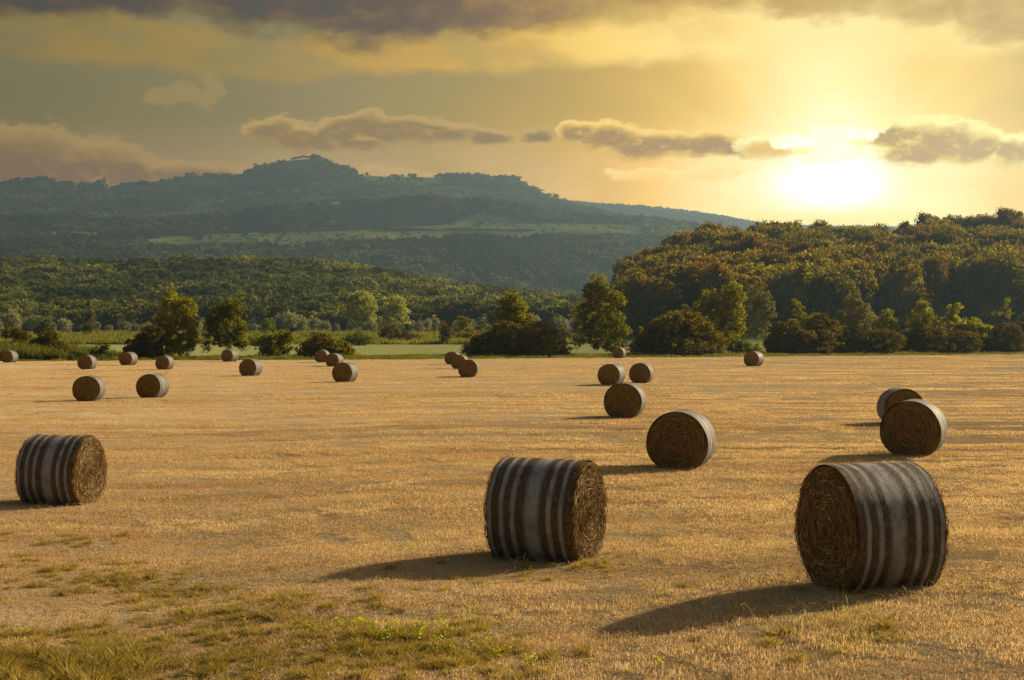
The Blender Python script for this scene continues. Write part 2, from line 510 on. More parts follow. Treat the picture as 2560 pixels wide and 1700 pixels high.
# ------------------------------------------------------------------ terrain
BALES = [  # X, top, bottom, turn of the visible face (+ = turned right), detail, label
    (142, 1006, 1163, 61, 1, 'large striped bale at the field\'s left edge with its ragged golden end turned right'),
    (1260, 1060, 1293, 69, 1, 'large striped bale in front centre with sunlit straw end and long shadow'),
    (2005, 1068, 1358, -60, 1, 'biggest nearest bale at the right, dark end turned left, white striped netting'),
    (1571, 945, 1078, -10, 0, 'round bale facing the camera just behind and right of the central striped bale'),
    (1441, 881, 963, -9, 0, 'bale in front of a spaced pair in mid field, casting a long thin shadow'),
    (1410, 838, 888, -18, 0, 'left bale of the spaced pair right of centre in mid field'),
    (1479, 836, 883, -11, 0, 'right bale of the spaced pair right of centre in mid field'),
    (205, 865, 924, -15, 0, 'left of the two mid-field bales above the striped one at left'),
    (352, 861, 917, -25, 0, 'right of the two mid-field bales at left with a bright netted side'),
    (201, 818, 851, -23, 0, 'small far bale in line above the left mid-field bale, near the tall grass'),
    (296, 811, 842, -30, 0, 'small far bale at the foot of the dark bush by the first tall tree'),
    (380, 820, 852, -25, 0, 'small far bale in front of the first tall tree on the left'),
    (22, 808, 836, -30, 0, 'small far bale cut close by the left border beside tall reeds'),
    (530, 805, 834, -33, 0, 'small far bale under the second tree at left with dark banded rim'),
    (578, 827, 867, -25, 0, 'lone bale below and right of the second tree from the left'),
    (743, 806, 835, -17, 0, 'rearmost of the three bales by the low round bush'),
    (771, 814, 845, -25, 0, 'middle of the three bales by the low round bush'),
    (796, 835, 881, -22, 0, 'front bale of the three by the low round bush, white side lit'),
    (1044, 810, 841, -12, 0, 'rearmost of the three overlapping bales left of the conical tree mound'),
    (1060, 817, 850, -15, 0, 'middle of the three overlapping bales left of the conical tree mound'),
    (1080, 828, 870, -5, 0, 'front bale of the three overlapping ones, round dark end square on'),
    (1427, 800, 826, -15, 0, 'small grey bale in shade between the tall airy tree and dark bush'),
    (1738, 809, 844, -22, 0, 'small lone bale before the gap in the hedge at right'),
    (2076, 894, 979, 15, 0, 'bale half hidden behind another at right, netting seen on its left'),
    (2107, 921, 1048, -8, 0, 'dark ended bale standing in front of a half hidden one at right'),
]
smp = []
for X, t_, b_, *_r in BALES:
    d = 1.42 * F / (b_ - t_); smp.append((X, d, CAMZ - (b_ - HY) / F * d, 1.0 if d < 60 else .35))
smp += [(0, 172, 0.0, 1), (600, 178, 0, 1), (1180, 186, 0.0, 1), (1800, 203, .05, 1), (2361, 218, 0.1, 1), (0, 14, 0.05, 1), (1180, 12, .3, 1), (2361, 12, .6, 1)]
smp = np.array(smp)


def field_z(x, y):
    x = np.asarray(x, float); y = np.asarray(y, float)
    X = np.clip(CX + F * x / np.maximum(y, 6), -400, 2760); L = np.log(np.clip(y, 10, 230))
    num = 0.03 * 0.05; den = 0.03
    for X0, d0, z0, w0 in smp:
        w = w0 * np.exp(-((X - X0) / 480) ** 2 - ((L - math.log(d0)) / .42) ** 2)
        num = num + w * z0; den = den + w
    return num / den


def y_edge(x):
    x = np.asarray(x, float); xc = np.clip(x, -110, 110)
    return 186 + .304 * xc + .00128 * xc * xc + (x - xc) * .3


XA = np.array([-1100, 0, 200, 400, 700, 850, 1000, 1130, 1300, 1430, 1500, 1600, 1800, 2000, 2200, 2361, 3460.])
# target reference rows (Y) by X for each depth; trees on top are allowed for
ROWS = [
    (300, [797] * 9 + [795, 795, 793, 792, 792, 792, 792, 792]),
    (340, [793] * 9 + [790, 789, 788, 787, 786, 786, 786, 786]),
    (430, [784] * 8 + [783, 775, 766, 762, 760, 758, 756, 755, 755]),
    (560, [768] * 8 + [768, 750, 700, 655, 640, 636, 622, 612, 612]),
    (640, [763] * 8 + [762, 755, 715, 668, 655, 650, 640, 630, 630]),
    (860, [690, 692, 694, 696, 700, 706, 716, 726, 735, 735, 735, 735, 735, 735, 735, 735, 735]),
    (1120, [624, 624, 626, 628, 636, 650, 676, 698, 712, 715, 715, 715, 715, 715, 715, 715, 715]),
    (1500, [720] * 17),
    (1900, [676, 676, 678, 684, 694, 700, 704, 706, 706, 706, 706, 704, 700, 700, 700, 700, 700]),
    (2450, [568, 568, 570, 572, 566, 556, 552, 550, 552, 556, 560, 566, 580, 590, 600, 600, 600]),
    (2900, [532, 532, 536, 545, 532, 524, 520, 518, 516, 517, 520, 535, 560, 570, 580, 580, 580]),
    (2990, [512, 512, 514, 512, 474, 464, 462, 474, 498, 511, 514, 528, 555, 565, 575, 575, 575]),
    (3240, [512, 512, 514, 520, 520, 520, 510, 508, 506, 518, 522, 530, 555, 565, 575, 575, 575]),
    (3700, [458, 458, 462, 466, 436, 430, 434, 446, 480, 504, 516, 528, 552, 560, 575, 575, 575]),
]
SKYX = np.array([-1100, -200, 0, 60, 100, 150, 180, 235, 300, 350, 420, 500, 560, 600, 640, 665, 700, 740, 770, 800, 830, 920, 1020, 1060, 1150, 1205, 1215, 1250, 1290, 1330, 1400, 1500, 1600, 1700, 3460.])
SKYY = np.array([425, 425, 424, 418, 416, 424, 430, 430, 420, 417, 410, 405, 398, 388, 380, 367, 363, 367, 380, 391, 405, 407, 409, 408, 408, 413, 428, 446, 462, 476, 496, 520, 535, 550, 600.])
FARX = np.array([-1100, 1000, 1330, 1400, 1470, 1560, 1640, 1700, 1760, 1850, 2361, 3460.])
FARY = np.array([480, 470, 468, 472, 477, 486, 496, 506, 519, 526, 540, 560.])


def far_z(X, d):
    """terrain height beyond the field edge as a function of bearing column X and depth d"""
    X = np.asarray(X, float); d = np.asarray(d, float)
    de = 186 + (X - CX) / F * 60          # about the field edge
    ds = [None]; zs = [np.zeros_like(X)]
    for dd, ys in ROWS:
        Y = np.interp(X, XA, ys); ds.append(dd); zs.append(CAMZ - (Y - HY) / F * dd)
    for dd, (xx, yy), off in ((3950, (SKYX, SKYY), 0), (4300, (SKYX, SKYY), 60), (5600, (FARX, FARY), 0), (6400, (FARX, FARY), 60)):
        Y = np.interp(X, xx, yy) + off; ds.append(dd); zs.append(CAMZ - (Y - HY) / F * dd)
    z = zs[1].copy() * 0
    out = np.where(d <= de, 0.0, 0.0)
    # first stretch
    t = np.clip((d - de) / (ds[1] - de), 0, 1); t = t * t * (3 - 2 * t)
    out = zs[0] * (1 - t) + zs[1] * t
    for i in range(1, len(ds) - 1):
        t = np.clip((d - ds[i]) / (ds[i + 1] - ds[i]), 0, 1)
        t = .5 * t + .5 * t * t * (3 - 2 * t)
        out = np.where(d > ds[i], zs[i] * (1 - t) + zs[i + 1] * t, out)
    return out


def gz(x, y):
    x = np.asarray(x, float); y = np.asarray(y, float)
    ye = y_edge(x)
    fz = field_z(x, np.minimum(y, ye))
    X = np.clip(CX + F * x / np.maximum(y, 20), -1100, 3460)
    bz = far_z(X, y)
    k = np.clip((y - ye) / 60, 0, 1); k = k * k * (3 - 2 * k)
    z = np.where(y <= ye, fz, fz * (1 - k) + bz * k)
    # relief on the hills
    amp = np.clip((y - 600) / 2600, 0, 1)
    flat = 1 - .75 * cover(X, y)
    z = z + amp * 26 * fbm(x / 400, y / 520, 5, 4) * flat * np.where(y > 2850, .45, 1.0) + np.clip((y - 600) / 300, 0, 1) * 3.2 * fbm(x / 75, y / 60, 8, 3) * flat
    return z


def cover(X, d):
    """1 where the land is open field"""
    X = np.asarray(X, float); d = np.asarray(d, float)
    n = fbm(X / 160, np.log(d) * 14, 3, 3)
    c = np.zeros_like(X + d)
    lo = np.interp(X, [0, 250, 420, 700, 850, 1000, 1150, 1400, 1500], [2950, 2560, 2500, 2490, 2490, 2480, 2480, 2560, 2640])
    hi = np.interp(X, [0, 270, 420, 600, 850, 1150, 1450, 1500], [2950, 2640, 2800, 2900, 2900, 2910, 2880, 2740])
    c = np.maximum(c, ((d > lo + 110 * n) & (d < hi + 60 * n) & (X > 255) & (X < 1490)) * 1.0)
    c = np.maximum(c, ((d > 3790) & (d < 4100) & (X > 832) & (X < 1020)) * 1.0)
    c = np.maximum(c, ((d > 3330) & (d < 3520) & (X > 1370) & (X < 1520)) * 1.0)
    c = np.maximum(c, ((d > 2780) & (d < 2960) & (X > 60) & (X < 420) & (n > .05)) * 1.0)
    c = np.maximum(c, ((d > 3120) & (d < 3400) & (X > 300) & (X < 520) & (n > .1)) * 1.0)
    c = np.maximum(c, ((n > np.where(X < 700, .42, .55)) & (d > 2450) & (d < 3750)) * 1.0)
    return c


def grid_mesh(name, xs, ys, zf, mat, kind_attr=None):
    nx, ny = xs.shape[1], xs.shape[0]
    Z = zf(xs, ys)
    V = np.stack([xs, ys, Z], -1).reshape(-1, 3)
    i = np.arange(ny - 1)[:, None] * nx + np.arange(nx - 1)[None, :]
    Q = np.stack([i, i + 1, i + nx + 1, i + nx], -1).reshape(-1, 4)
    return mesh_from(name, V, Q, mat, True, None if kind_attr is None else kind_attr(xs, ys).ravel())


def rough(x, y):
    """unevenness of the mown field: low rows running across, humps, wheel marks"""
    w = y + .06 * x + 1.2 * fbm(x / 40, y / 20, 55, 2)
    k = np.clip((y - 25) / 60, 0, 1)
    return (.035 * fbm(x / 22, w / 2.4, 21, 3) + .065 * fbm(x / 1.5, y / 1.0, 31, 3) * np.clip(1.4 - y / 120, .15, 1)
            + k * .045 * fbm(x / 70, w / 4.5, 41, 3) + .032 * np.sin(w * 2 * math.pi / 3.3) * np.clip(y / 40, .3, 1))


def build_terrain():
    # stubble field: Cartesian, from behind the camera to its curved far edge
    nx, ny = 260, 520
    xr = np.linspace(-1, 1, nx); xr = np.sign(xr) * (np.abs(xr) * .35 + .65 * np.abs(xr) ** 2.2) * 420
    t = np.linspace(0, 1, ny)
    ye = y_edge(xr)
    yy = -80 + (ye[None, :] + 80) * (t[:, None])
    xx = np.broadcast_to(xr[None, :], yy.shape)

    def zf(x, y):
        z = field_z(x, y)
        return z + rough(x, y)
    o = obj('stubble_field', grid_mesh('stubble_field', xx, yy, zf, field_mat()))
    tag(o, kind='structure')
    # meadow and wooded rise behind
    ny = 260
    yy = ye[None, :] + (645 - ye[None, :]) * (np.linspace(0, 1, ny)[:, None])
    xx = np.broadcast_to(xr[None, :], yy.shape)
    o = obj('meadow_ground', grid_mesh('meadow_ground', xx, yy, lambda x, y: gz(x, y) + .08 * fbm(x / 6, y / 6, 3, 3) * np.clip((y - y_edge(x)) / 8, 0, 1), meadow_mat()))
    tag(o, kind='structure')
    # hills, a wedge that widens with distance
    X = np.linspace(-1100, 3460, 460); d = np.exp(np.linspace(math.log(645), math.log(6700), 330))
    XX, DD = np.meshgrid(X, d)
    o = obj('hills', grid_mesh('hills', (XX - CX) / F * DD, DD, gz, hill_mat(), lambda x, y: cover(CX + F * x / y, y)))
    tag(o, kind='structure')
    # far plain, one sheet below everything
    pl = Geo(); s = 6800
    g = np.linspace(-1, 1, 9) * s
    pl.add([(-s, -1500, -9), (s, -1500, -9), (s, 7000, -9), (-s, 7000, -9)], Q=[(0, 1, 2, 3)])
    o = obj('ground', pl.mesh('ground', M['plain'])); tag(o, kind='structure')


def plain_mat():
    m, q, out = new_mat('plain_ground')
    n = q.noise(q.coord(), .01, 4, .6)
    q.l.new(diffuse(q, q.ramp(n, [(.35, (.16, .15, .05)), (.65, (.30, .24, .09))])), out.inputs[0]); return m


M['plain'] = plain_mat()
build_terrain()

# ------------------------------------------------------------------ foliage builders
LEAFQ = np.array([(-.5, 0, 0), (0, -.32, 0), (.5, 0, 0), (0, .32, 0)])


def leaves(geo, C, size, out_dir=None, r=rng, tint=None, flat=.0):
    """one rhombic leaf spray at every point of C"""
    n = len(C)
    nrm = r.normal(size=(n, 3))
    if out_dir is not None: nrm += out_dir * 1.1
    nrm[:, 2] += flat
    nrm /= np.linalg.norm(nrm, axis=1)[:, None] + 1e-9
    ref = r.normal(size=(n, 3))
    u = np.cross(nrm, ref); u /= np.linalg.norm(u, axis=1)[:, None] + 1e-9
    w = np.cross(nrm, u)
    s = size * r.uniform(.6, 1.3, n)
    V = C[:, None, :] + s[:, None, None] * (LEAFQ[None, :, 0, None] * u[:, None, :] + LEAFQ[None, :, 1, None] * w[:, None, :])
    geo.add(V.reshape(-1, 3), Q=np.arange(n * 4).reshape(n, 4), A=None if tint is None else np.repeat(tint, 4))


def crown(geo, blobs, nclump, per, clump_r, size, r=rng, shell=.55, up=.3, zmin=.05, stretch=(1, 1, .8)):
    """lumpy crown: leaf clumps spread over and inside a union of ellipsoids"""
    B = np.array(blobs, float)
    wt = (B[:, 3] * B[:, 4] * B[:, 5]) ** (2 / 3); wt /= wt.sum()
    k = r.choice(len(B), nclump, p=wt)
    dv = r.normal(size=(nclump, 3)); dv /= np.linalg.norm(dv, axis=1)[:, None]
    dv[:, 2] = np.where(dv[:, 2] < -.8, -dv[:, 2], dv[:, 2])
    rad = r.uniform(0, 1, nclump) ** .5 * (1 - shell) + shell
    rad = np.where(r.uniform(size=nclump) < .18, r.uniform(.1, .6, nclump), rad)
    C = B[k, :3] + dv * B[k, 3:6] * rad[:, None]
    ct = np.clip(r.normal(.5, .2, nclump), 0, 1)
    cr = clump_r * r.uniform(.55, 1.35, nclump)
    kk = np.repeat(np.arange(nclump), per)
    dl = r.normal(size=(len(kk), 3)); dl /= np.linalg.norm(dl, axis=1)[:, None]
    pr = r.uniform(.25, 1, len(kk)) ** .6
    L = C[kk] + dl * (cr[kk] * pr)[:, None] * np.array(stretch)
    od = dl * .7 + dv[kk] * .5
    od[:, 2] += up
    tt = np.clip(ct[kk] + r.normal(0, .13, len(kk)), 0, 1)
    ok = L[:, 2] > zmin
    leaves(geo, L[ok], size, od[ok], r, tt[ok])


def trunk(geo, blobs, h, r0, r=rng, lean=0.0, limbs=7):
    """tapered trunk with limbs reaching into the blobs"""
    n = 7
    z = np.linspace(-.3, h, n)
    px = lean * (z / h) ** 1.5 + np.cumsum(r.normal(0, .02 * h, n)) * .4; px -= px[0]
    py = np.cumsum(r.normal(0, .02 * h, n)) * .4; py -= py[0]
    pts = np.stack([px, py, z], 1)
    tube(geo, pts, r0 * (1 - .75 * np.clip(z / h, 0, 1)) * np.where(z < .1, 1.35, 1), 8)
    B = np.array(blobs, float); res = []
    for i in range(limbs):
        b = B[r.integers(len(B))]
        f = r.uniform(.15, .8)
        a = np.array([np.interp(f * h, z, px), np.interp(f * h, z, py), f * h])
        e = b[:3] + r.normal(size=3) * b[3:6] * .45
        if e[2] < a[2] + .3: e[2] = a[2] + abs(r.normal()) * .8 + .3
        mid_ = (a + e) / 2 + np.array([0, 0, -.06 * np.linalg.norm(e - a)]) + r.normal(size=3) * .1
        lg = Geo(); tube(lg, [a, mid_, e], [r0 * .45 * (1 - f * .6), r0 * .28, r0 * .06], 5); res.append(lg)
    return res


def gn_scatter(name, pts, rot, scl, idx, protos, label, kind='stuff', cat=None):
    """one object that instances prototype meshes on the given points"""
    me = bpy.data.meshes.new(name)
    me.vertices.add(len(pts)); me.vertices.foreach_set('co', np.asarray(pts, np.float32).ravel())
    a = me.attributes.new('rotv', 'FLOAT_VECTOR', 'POINT'); a.data.foreach_set('vector', np.asarray(rot, np.float32).ravel())
    a = me.attributes.new('sclv', 'FLOAT_VECTOR', 'POINT'); a.data.foreach_set('vector', np.asarray(scl, np.float32).ravel())
    a = me.attributes.new('pick', 'INT', 'POINT'); a.data.foreach_set('value', np.asarray(idx, np.int32))
    c = bpy.data.collections.new(name + '_kinds')
    for i, pm in enumerate(protos):
        c.objects.link(bpy.data.objects.new('%s_kind_%02d' % (name, i), pm))
    o = obj(name, me)
    g = bpy.data.node_groups.new(name + '_scatter', 'GeometryNodeTree')
    g.interface.new_socket('Geometry', in_out='INPUT', socket_type='NodeSocketGeometry')
    g.interface.new_socket('Geometry', in_out='OUTPUT', socket_type='NodeSocketGeometry')
    N = g.nodes; L = g.links
    gi = N.new('NodeGroupInput'); go = N.new('NodeGroupOutput')
    ip = N.new('GeometryNodeInstanceOnPoints'); ci = N.new('GeometryNodeCollectionInfo')
    ci.inputs['Collection'].default_value = c; ci.inputs['Separate Children'].default_value = True; ci.inputs['Reset Children'].default_value = True

    def na(nm, ty):
        n = N.new('GeometryNodeInputNamedAttribute'); n.data_type = ty; n.inputs['Name'].default_value = nm
        return n.outputs['Attribute']
    L.new(gi.outputs[0], ip.inputs['Points']); L.new(ci.outputs[0], ip.inputs['Instance'])
    ip.inputs['Pick Instance'].default_value = True
    L.new(na('pick', 'INT'), ip.inputs['Instance Index'])
    er = N.new('FunctionNodeEulerToRotation'); L.new(na('rotv', 'FLOAT_VECTOR'), er.inputs[0])
    L.new(er.outputs[0], ip.inputs['Rotation'])
    L.new(na('sclv', 'FLOAT_VECTOR'), ip.inputs['Scale'])
    L.new(ip.outputs[0], go.inputs[0])
    md = o.modifiers.new('scatter', 'NODES'); md.node_group = g
    tag(o, label, cat, None, kind)
    return o


def proto_crown(name, mat, nclump, per, size, seed, blobs=None, clump_r=.26, shell=.6, r_=1.0):
    """unit tree about 1 high and 1 wide"""
    r = np.random.default_rng(seed); g = Geo()
    if blobs is None:
        blobs = [(0, 0, .45, .40, .40, .42)] + [(r.uniform(-.26, .26), r.uniform(-.26, .26), r.uniform(.4, .78), *(r.uniform(.17, .26, 3))) for _ in range(6)]
    crown(g, blobs, nclump, per, clump_r, size, r, shell, zmin=0.0, stretch=(1, 1, .72 if name == 'crown' else .8))
    return g.mesh(name, mat)


# ------------------------------------------------------------------ hay bales
BR, BL = .745, 1.26


def hay_mat(face=True):
    m, q, out = new_mat('hay_end' if face else 'hay_side')
    p = q.coord()
    x, y, z = q.xyz(p)
    rad = q.m('SQRT', q.add(q.mul(y, y), q.mul(z, z)))
    th = q.m('ARCTAN2', y, z)
    wob = q.noise(p, 2.5, 3)
    spir = q.add(q.add(rad, q.mul(th, .012)), q.mul(wob, .16))
    pol = q.comb(q.mul(spir, 34), q.mul(q.m('SINE', th), 2.6), q.mul(q.m('COSINE', th), 2.6))
    n = q.noise(pol, 1.0, 5, .72)
    n2 = q.noise(p, 60, 3, .7)
    ring = q.m('SINE', q.mul(spir, 62))
    f = q.add(q.add(q.mul(n, .75), q.mul(n2, .3)), q.mul(ring, .012))
    col = q.ramp(f, [(.34, (.022, .010, .003)), (.46, (.080, .043, .012)), (.56, (.17, .10, .032)), (.70, (.30, .20, .075))])
    q.l.new(diffuse(q, col, bump(q, f, 1.0, .05), .9), out.inputs[0])
    return m


def net_mat():
    m, q, out = new_mat('net_over_hay')
    p = q.coord()
    x, y, z = q.xyz(p)
    th = q.m('ARCTAN2', y, z)
    wav = q.mul(q.sub(q.noise(q.comb(q.mul(q.m('SINE', th), 1.2), q.mul(q.m('COSINE', th), 1.2), x), 2.0, 3), .5), .045)
    xs = q.add(q.add(x, wav), BL / 2)
    xs = q.mul(xs, 1 / BL)
    # bands where the net strands lie close together
    bands = [(.045, .026), (.185, .032), (.32, .036), (.545, .100), (.745, .034), (.885, .028)]
    dens = None
    for c, w in bands:
        b = q.mr(q.m('ABSOLUTE', q.sub(xs, c)), w * 1.18, w * .4)
        dens = b if dens is None else q.mx(dens, b)
    lines = q.mr(q.m('SINE', q.mul(xs, 2 * math.pi * 43)), -.5, .6)
    fine = q.noise(q.comb(q.mul(xs, 420), q.mul(th, 6), 0), 1.0, 2, .6)
    cross = q.noise(q.comb(q.mul(xs, 90), q.mul(th, 45), 0), 1.0, 2, .7)
    mask = q.mul(q.add(q.mul(dens, q.add(.38, q.mul(lines, .55))), .07), q.mr(q.add(q.mul(fine, .5), q.mul(cross, .5)), .34, .56, .35, 1.0))
    hayn = q.noise(q.comb(q.mul(x, 30), q.mul(th, 7), rad_dummy(q)), 1.0, 4, .7)
    hay = q.ramp(hayn, [(.35, (.020, .010, .003)), (.55, (.055, .031, .009)), (.72, (.13, .08, .027))])
    worn = q.noise(q.comb(q.mul(x, 2.5), q.mul(q.m('SINE', th), 2.2), q.mul(q.m('COSINE', th), 2.2)), 1.3, 4, .65)
    mask = q.mul(mask, q.mr(worn, .32, .62, .55, 1.05))
    col = q.mix(q.m('MINIMUM', mask, 1.0), hay, (.29, .30, .305))
    h = hayn
    n = q.n.new('ShaderNodeBsdfPrincipled')
    q.l.new(col, n.inputs['Base Color']); n.inputs['Roughness'].default_value = .62
    n.inputs['Specular IOR Level'].default_value = .12
    q.l.new(bump(q, h, .35, .012), n.inputs['Normal'])
    q.l.new(n.outputs[0], out.inputs[0])
    return m


def rad_dummy(q): return 0.0


def strand_mat():
    m, q, out = new_mat('loose_straw')
    at = q.n.new('ShaderNodeAttribute'); at.attribute_name = 'tint'
    col = q.ramp(at.outputs['Fac'], [(0, (.040, .018, .005)), (.5, (.15, .085, .025)), (1, (.50, .35, .15))])
    d = diffuse(q, col)
    g = q.n.new('ShaderNodeBsdfGlossy'); g.inputs['Roughness'].default_value = .5; g.inputs[0].default_value = (1, .9, .7, 1)
    ms = q.n.new('ShaderNodeMixShader'); ms.inputs[0].default_value = .01
    q.l.new(d, ms.inputs[1]); q.l.new(g.outputs[0], ms.inputs[2]); q.l.new(ms.outputs[0], out.inputs[0])
    return m


M['hay'] = hay_mat(); M['net'] = net_mat(); M['strand'] = strand_mat()


def flatten(V, seed=0):
    """settle the bale on the ground: slightly flattened and spread at the bottom"""
    V = V.copy()
    rr = np.sqrt(V[:, 1] ** 2 + V[:, 2] ** 2)
    th = np.arctan2(V[:, 1], V[:, 2])
    k = 1 + .014 * np.sin(2 * th + seed) + .009 * np.sin(3 * th + 2 * seed) + .006 * np.sin(5 * th + V[:, 0] * 2 + seed)
    V[:, 1] *= k; V[:, 2] *= k
    low = -.86 * BR
    z = V[:, 2]
    V[:, 2] = np.where(z < low, low + (z - low) * .35, z)
    V[:, 1] *= 1 + .03 * np.clip(-z / BR, 0, 1)
    return V


def bale_meshes(hi, seed):
    r = np.random.default_rng(seed)
    seg = 112 if hi else 40
    a = np.linspace(0, 2 * math.pi, seg, endpoint=False)
    # hay core: profile from centre of one end round to the centre of the other
    nr = 26 if hi else 8
    prof = [(BL / 2 + .018 * (1 - (t ** 2)), t * (BR - .05)) for t in np.linspace(0.02, 1, nr)]
    prof += [(BL / 2 - .012, BR - .018), (BL / 2 - .045, BR - .004)]
    prof += [(BL / 2 - .2, BR - .008), (-BL / 2 + .2, BR - .008)]
    prof += [(-x, rr) for x, rr in prof[:nr + 2][::-1]]
    prof = np.array(prof); n = len(prof)
    X = np.repeat(prof[:, 0][:, None], seg, 1); R = np.repeat(prof[:, 1][:, None], seg, 1)
    A = np.repeat(a[None, :], n, 0)
    j = .016 * fbm(R * 16 + 9, A * 5.0, seed, 3) + .003 * np.sin(R * 48 + A) + .012 * r.normal(size=X.shape) * (1 if hi else .3)
    j[:, -1] = j[:, 0] * .5 + j[:, -2] * .5
    X = X + np.sign(X) * j * np.clip((BR - R) / .02, 0, 1)
    R = R + (np.abs(X) > BL / 2 - .06) * .0018 * r.normal(size=X.shape) * (R > BR * .85)
    V = np.stack([X, R * np.sin(A), R * np.cos(A)], -1).reshape(-1, 3)
    V = flatten(V, seed)
    i = np.arange(n - 1)[:, None] * seg + np.arange(seg)[None, :]; i2 = np.arange(n - 1)[:, None] * seg + (np.arange(seg) + 1)[None, :] % seg
    Q = np.stack([i, i + seg, i2 + seg, i2], -1).reshape(-1, 4)
    V = np.vstack([V, [(BL / 2 + .018, 0, 0), (-BL / 2 - .018, 0, 0)]]); c0 = n * seg
    T = [(c0, k, (k + 1) % seg) for k in range(seg)] + [(c0 + 1, (n - 1) * seg + (k + 1) % seg, (n - 1) * seg + k) for k in range(seg)]
    core = mesh_from('hay_core', V, Q, M['hay'], True, None, np.array(T))
    # net wrap shell
    nx = 60 if hi else 14
    xs = np.linspace(-BL / 2 + .012, BL / 2 - .012, nx)
    X = np.repeat(xs[:, None], seg, 1); A = np.repeat(a[None, :], nx, 0)
    Rr = BR + .006 + .003 * fbm(X * 7 + 5, np.sin(A) * 3 + 4, seed + 3, 3) + .0015 * fbm(X * 20, np.cos(A) * 6 + 2, seed + 5, 3) + .001 * np.cos(X * 2 * math.pi / BL * 6)
    X = X + .006 * fbm(np.sin(A) * 9, np.cos(A) * 9, seed, 2) * (np.abs(X) > BL / 2 - .03)
    V = flatten(np.stack([X, Rr * np.sin(A), Rr * np.cos(A)], -1).reshape(-1, 3), seed)
    i = np.arange(nx - 1)[:, None] * seg + np.arange(seg)[None, :]; i2 = np.arange(nx - 1)[:, None] * seg + (np.arange(seg) + 1)[None, :] % seg
    net = mesh_from('net_wrap', V, np.stack([i, i2, i2 + seg, i + seg], -1).reshape(-1, 4), M['net'], True)
    # loose straw on the ends and a few wisps on the wrap
    st = None
    if hi:
        g = Geo()
        N = 6500
        side = np.where(r.uniform(size=N) < .5, 1, -1)
        rad = np.sqrt(r.uniform(.002, 1, N)) * (BR - .02); th = r.uniform(0, 2 * math.pi, N)
        L = r.uniform(.04, .19, N); tilt = r.normal(0, .38, N)
        tx = np.stack([np.zeros(N), np.cos(th), -np.sin(th)], 1); rx = np.stack([np.zeros(N), np.sin(th), np.cos(th)], 1)
        dr = tx * np.cos(tilt)[:, None] + rx * np.sin(tilt)[:, None]
        dr[:, 0] += side * r.normal(.02, .16, N)
        c = rx * rad[:, None]; c[:, 0] = side * (BL / 2 + .022 + r.uniform(0, .02, N))
        curv = -rx * (L ** 2 / 8 / np.maximum(rad, .15))[:, None]
        w = np.cross(dr, np.stack([side, r.normal(0, .6, N), r.normal(0, .6, N)], 1)); w /= np.linalg.norm(w, axis=1)[:, None]
        wd = r.uniform(.0018, .0045, N)[:, None]
        p0 = c - dr * L[:, None] / 2 + curv; p1 = c - curv; p2 = c + dr * L[:, None] / 2 + curv
        V = np.stack([p0 - w * wd, p0 + w * wd, p1 + w * wd, p1 - w * wd, p2 + w * wd * .6, p2 - w * wd * .6], 1)
        keep = np.linalg.norm(V[:, :, 1:], axis=2).max(1) < BR + .015
        V = V[keep]; n_ = len(V); b = np.arange(n_)[:, None] * 6
        tn = np.clip(r.normal(.5, .27, n_), 0, 1)
        g.add(flatten(V.reshape(-1, 3), seed), Q=np.concatenate([b + [0, 1, 2, 3], b + [3, 2, 4, 5]]), A=np.repeat(tn, 6))
        # wisps sticking out of the wrap and the rim
        N = 1100
        th = r.uniform(0, 2 * math.pi, N); xx = np.where(r.uniform(size=N) < .55, np.sign(r.normal(size=N)) * (BL / 2 - r.uniform(0, .04, N)), r.uniform(-BL / 2, BL / 2, N))
        c = np.stack([xx, BR * 1.008 * np.sin(th), BR * 1.008 * np.cos(th)], 1)
        dr = np.stack([r.normal(0, .7, N), np.sin(th) * .35 + np.cos(th) * r.normal(0, .8, N), np.cos(th) * .35 - np.sin(th) * r.normal(0, .8, N)], 1)
        dr /= np.linalg.norm(dr, axis=1)[:, None]
        L = r.uniform(.025, .085, N)[:, None]
        w = np.cross(dr, r.normal(size=(N, 3))); w /= np.linalg.norm(w, axis=1)[:, None]
        V = np.stack([c - w * .0016, c + w * .0016, c + dr * L + w * .0012, c + dr * L - w * .0012], 1)
        g.add(flatten(V.reshape(-1, 3), seed), Q=np.arange(N * 4).reshape(N, 4), A=np.repeat(r.uniform(.3, .9, N), 4))
        st = g.mesh('loose_straw', M['strand'])
    return core, net, st


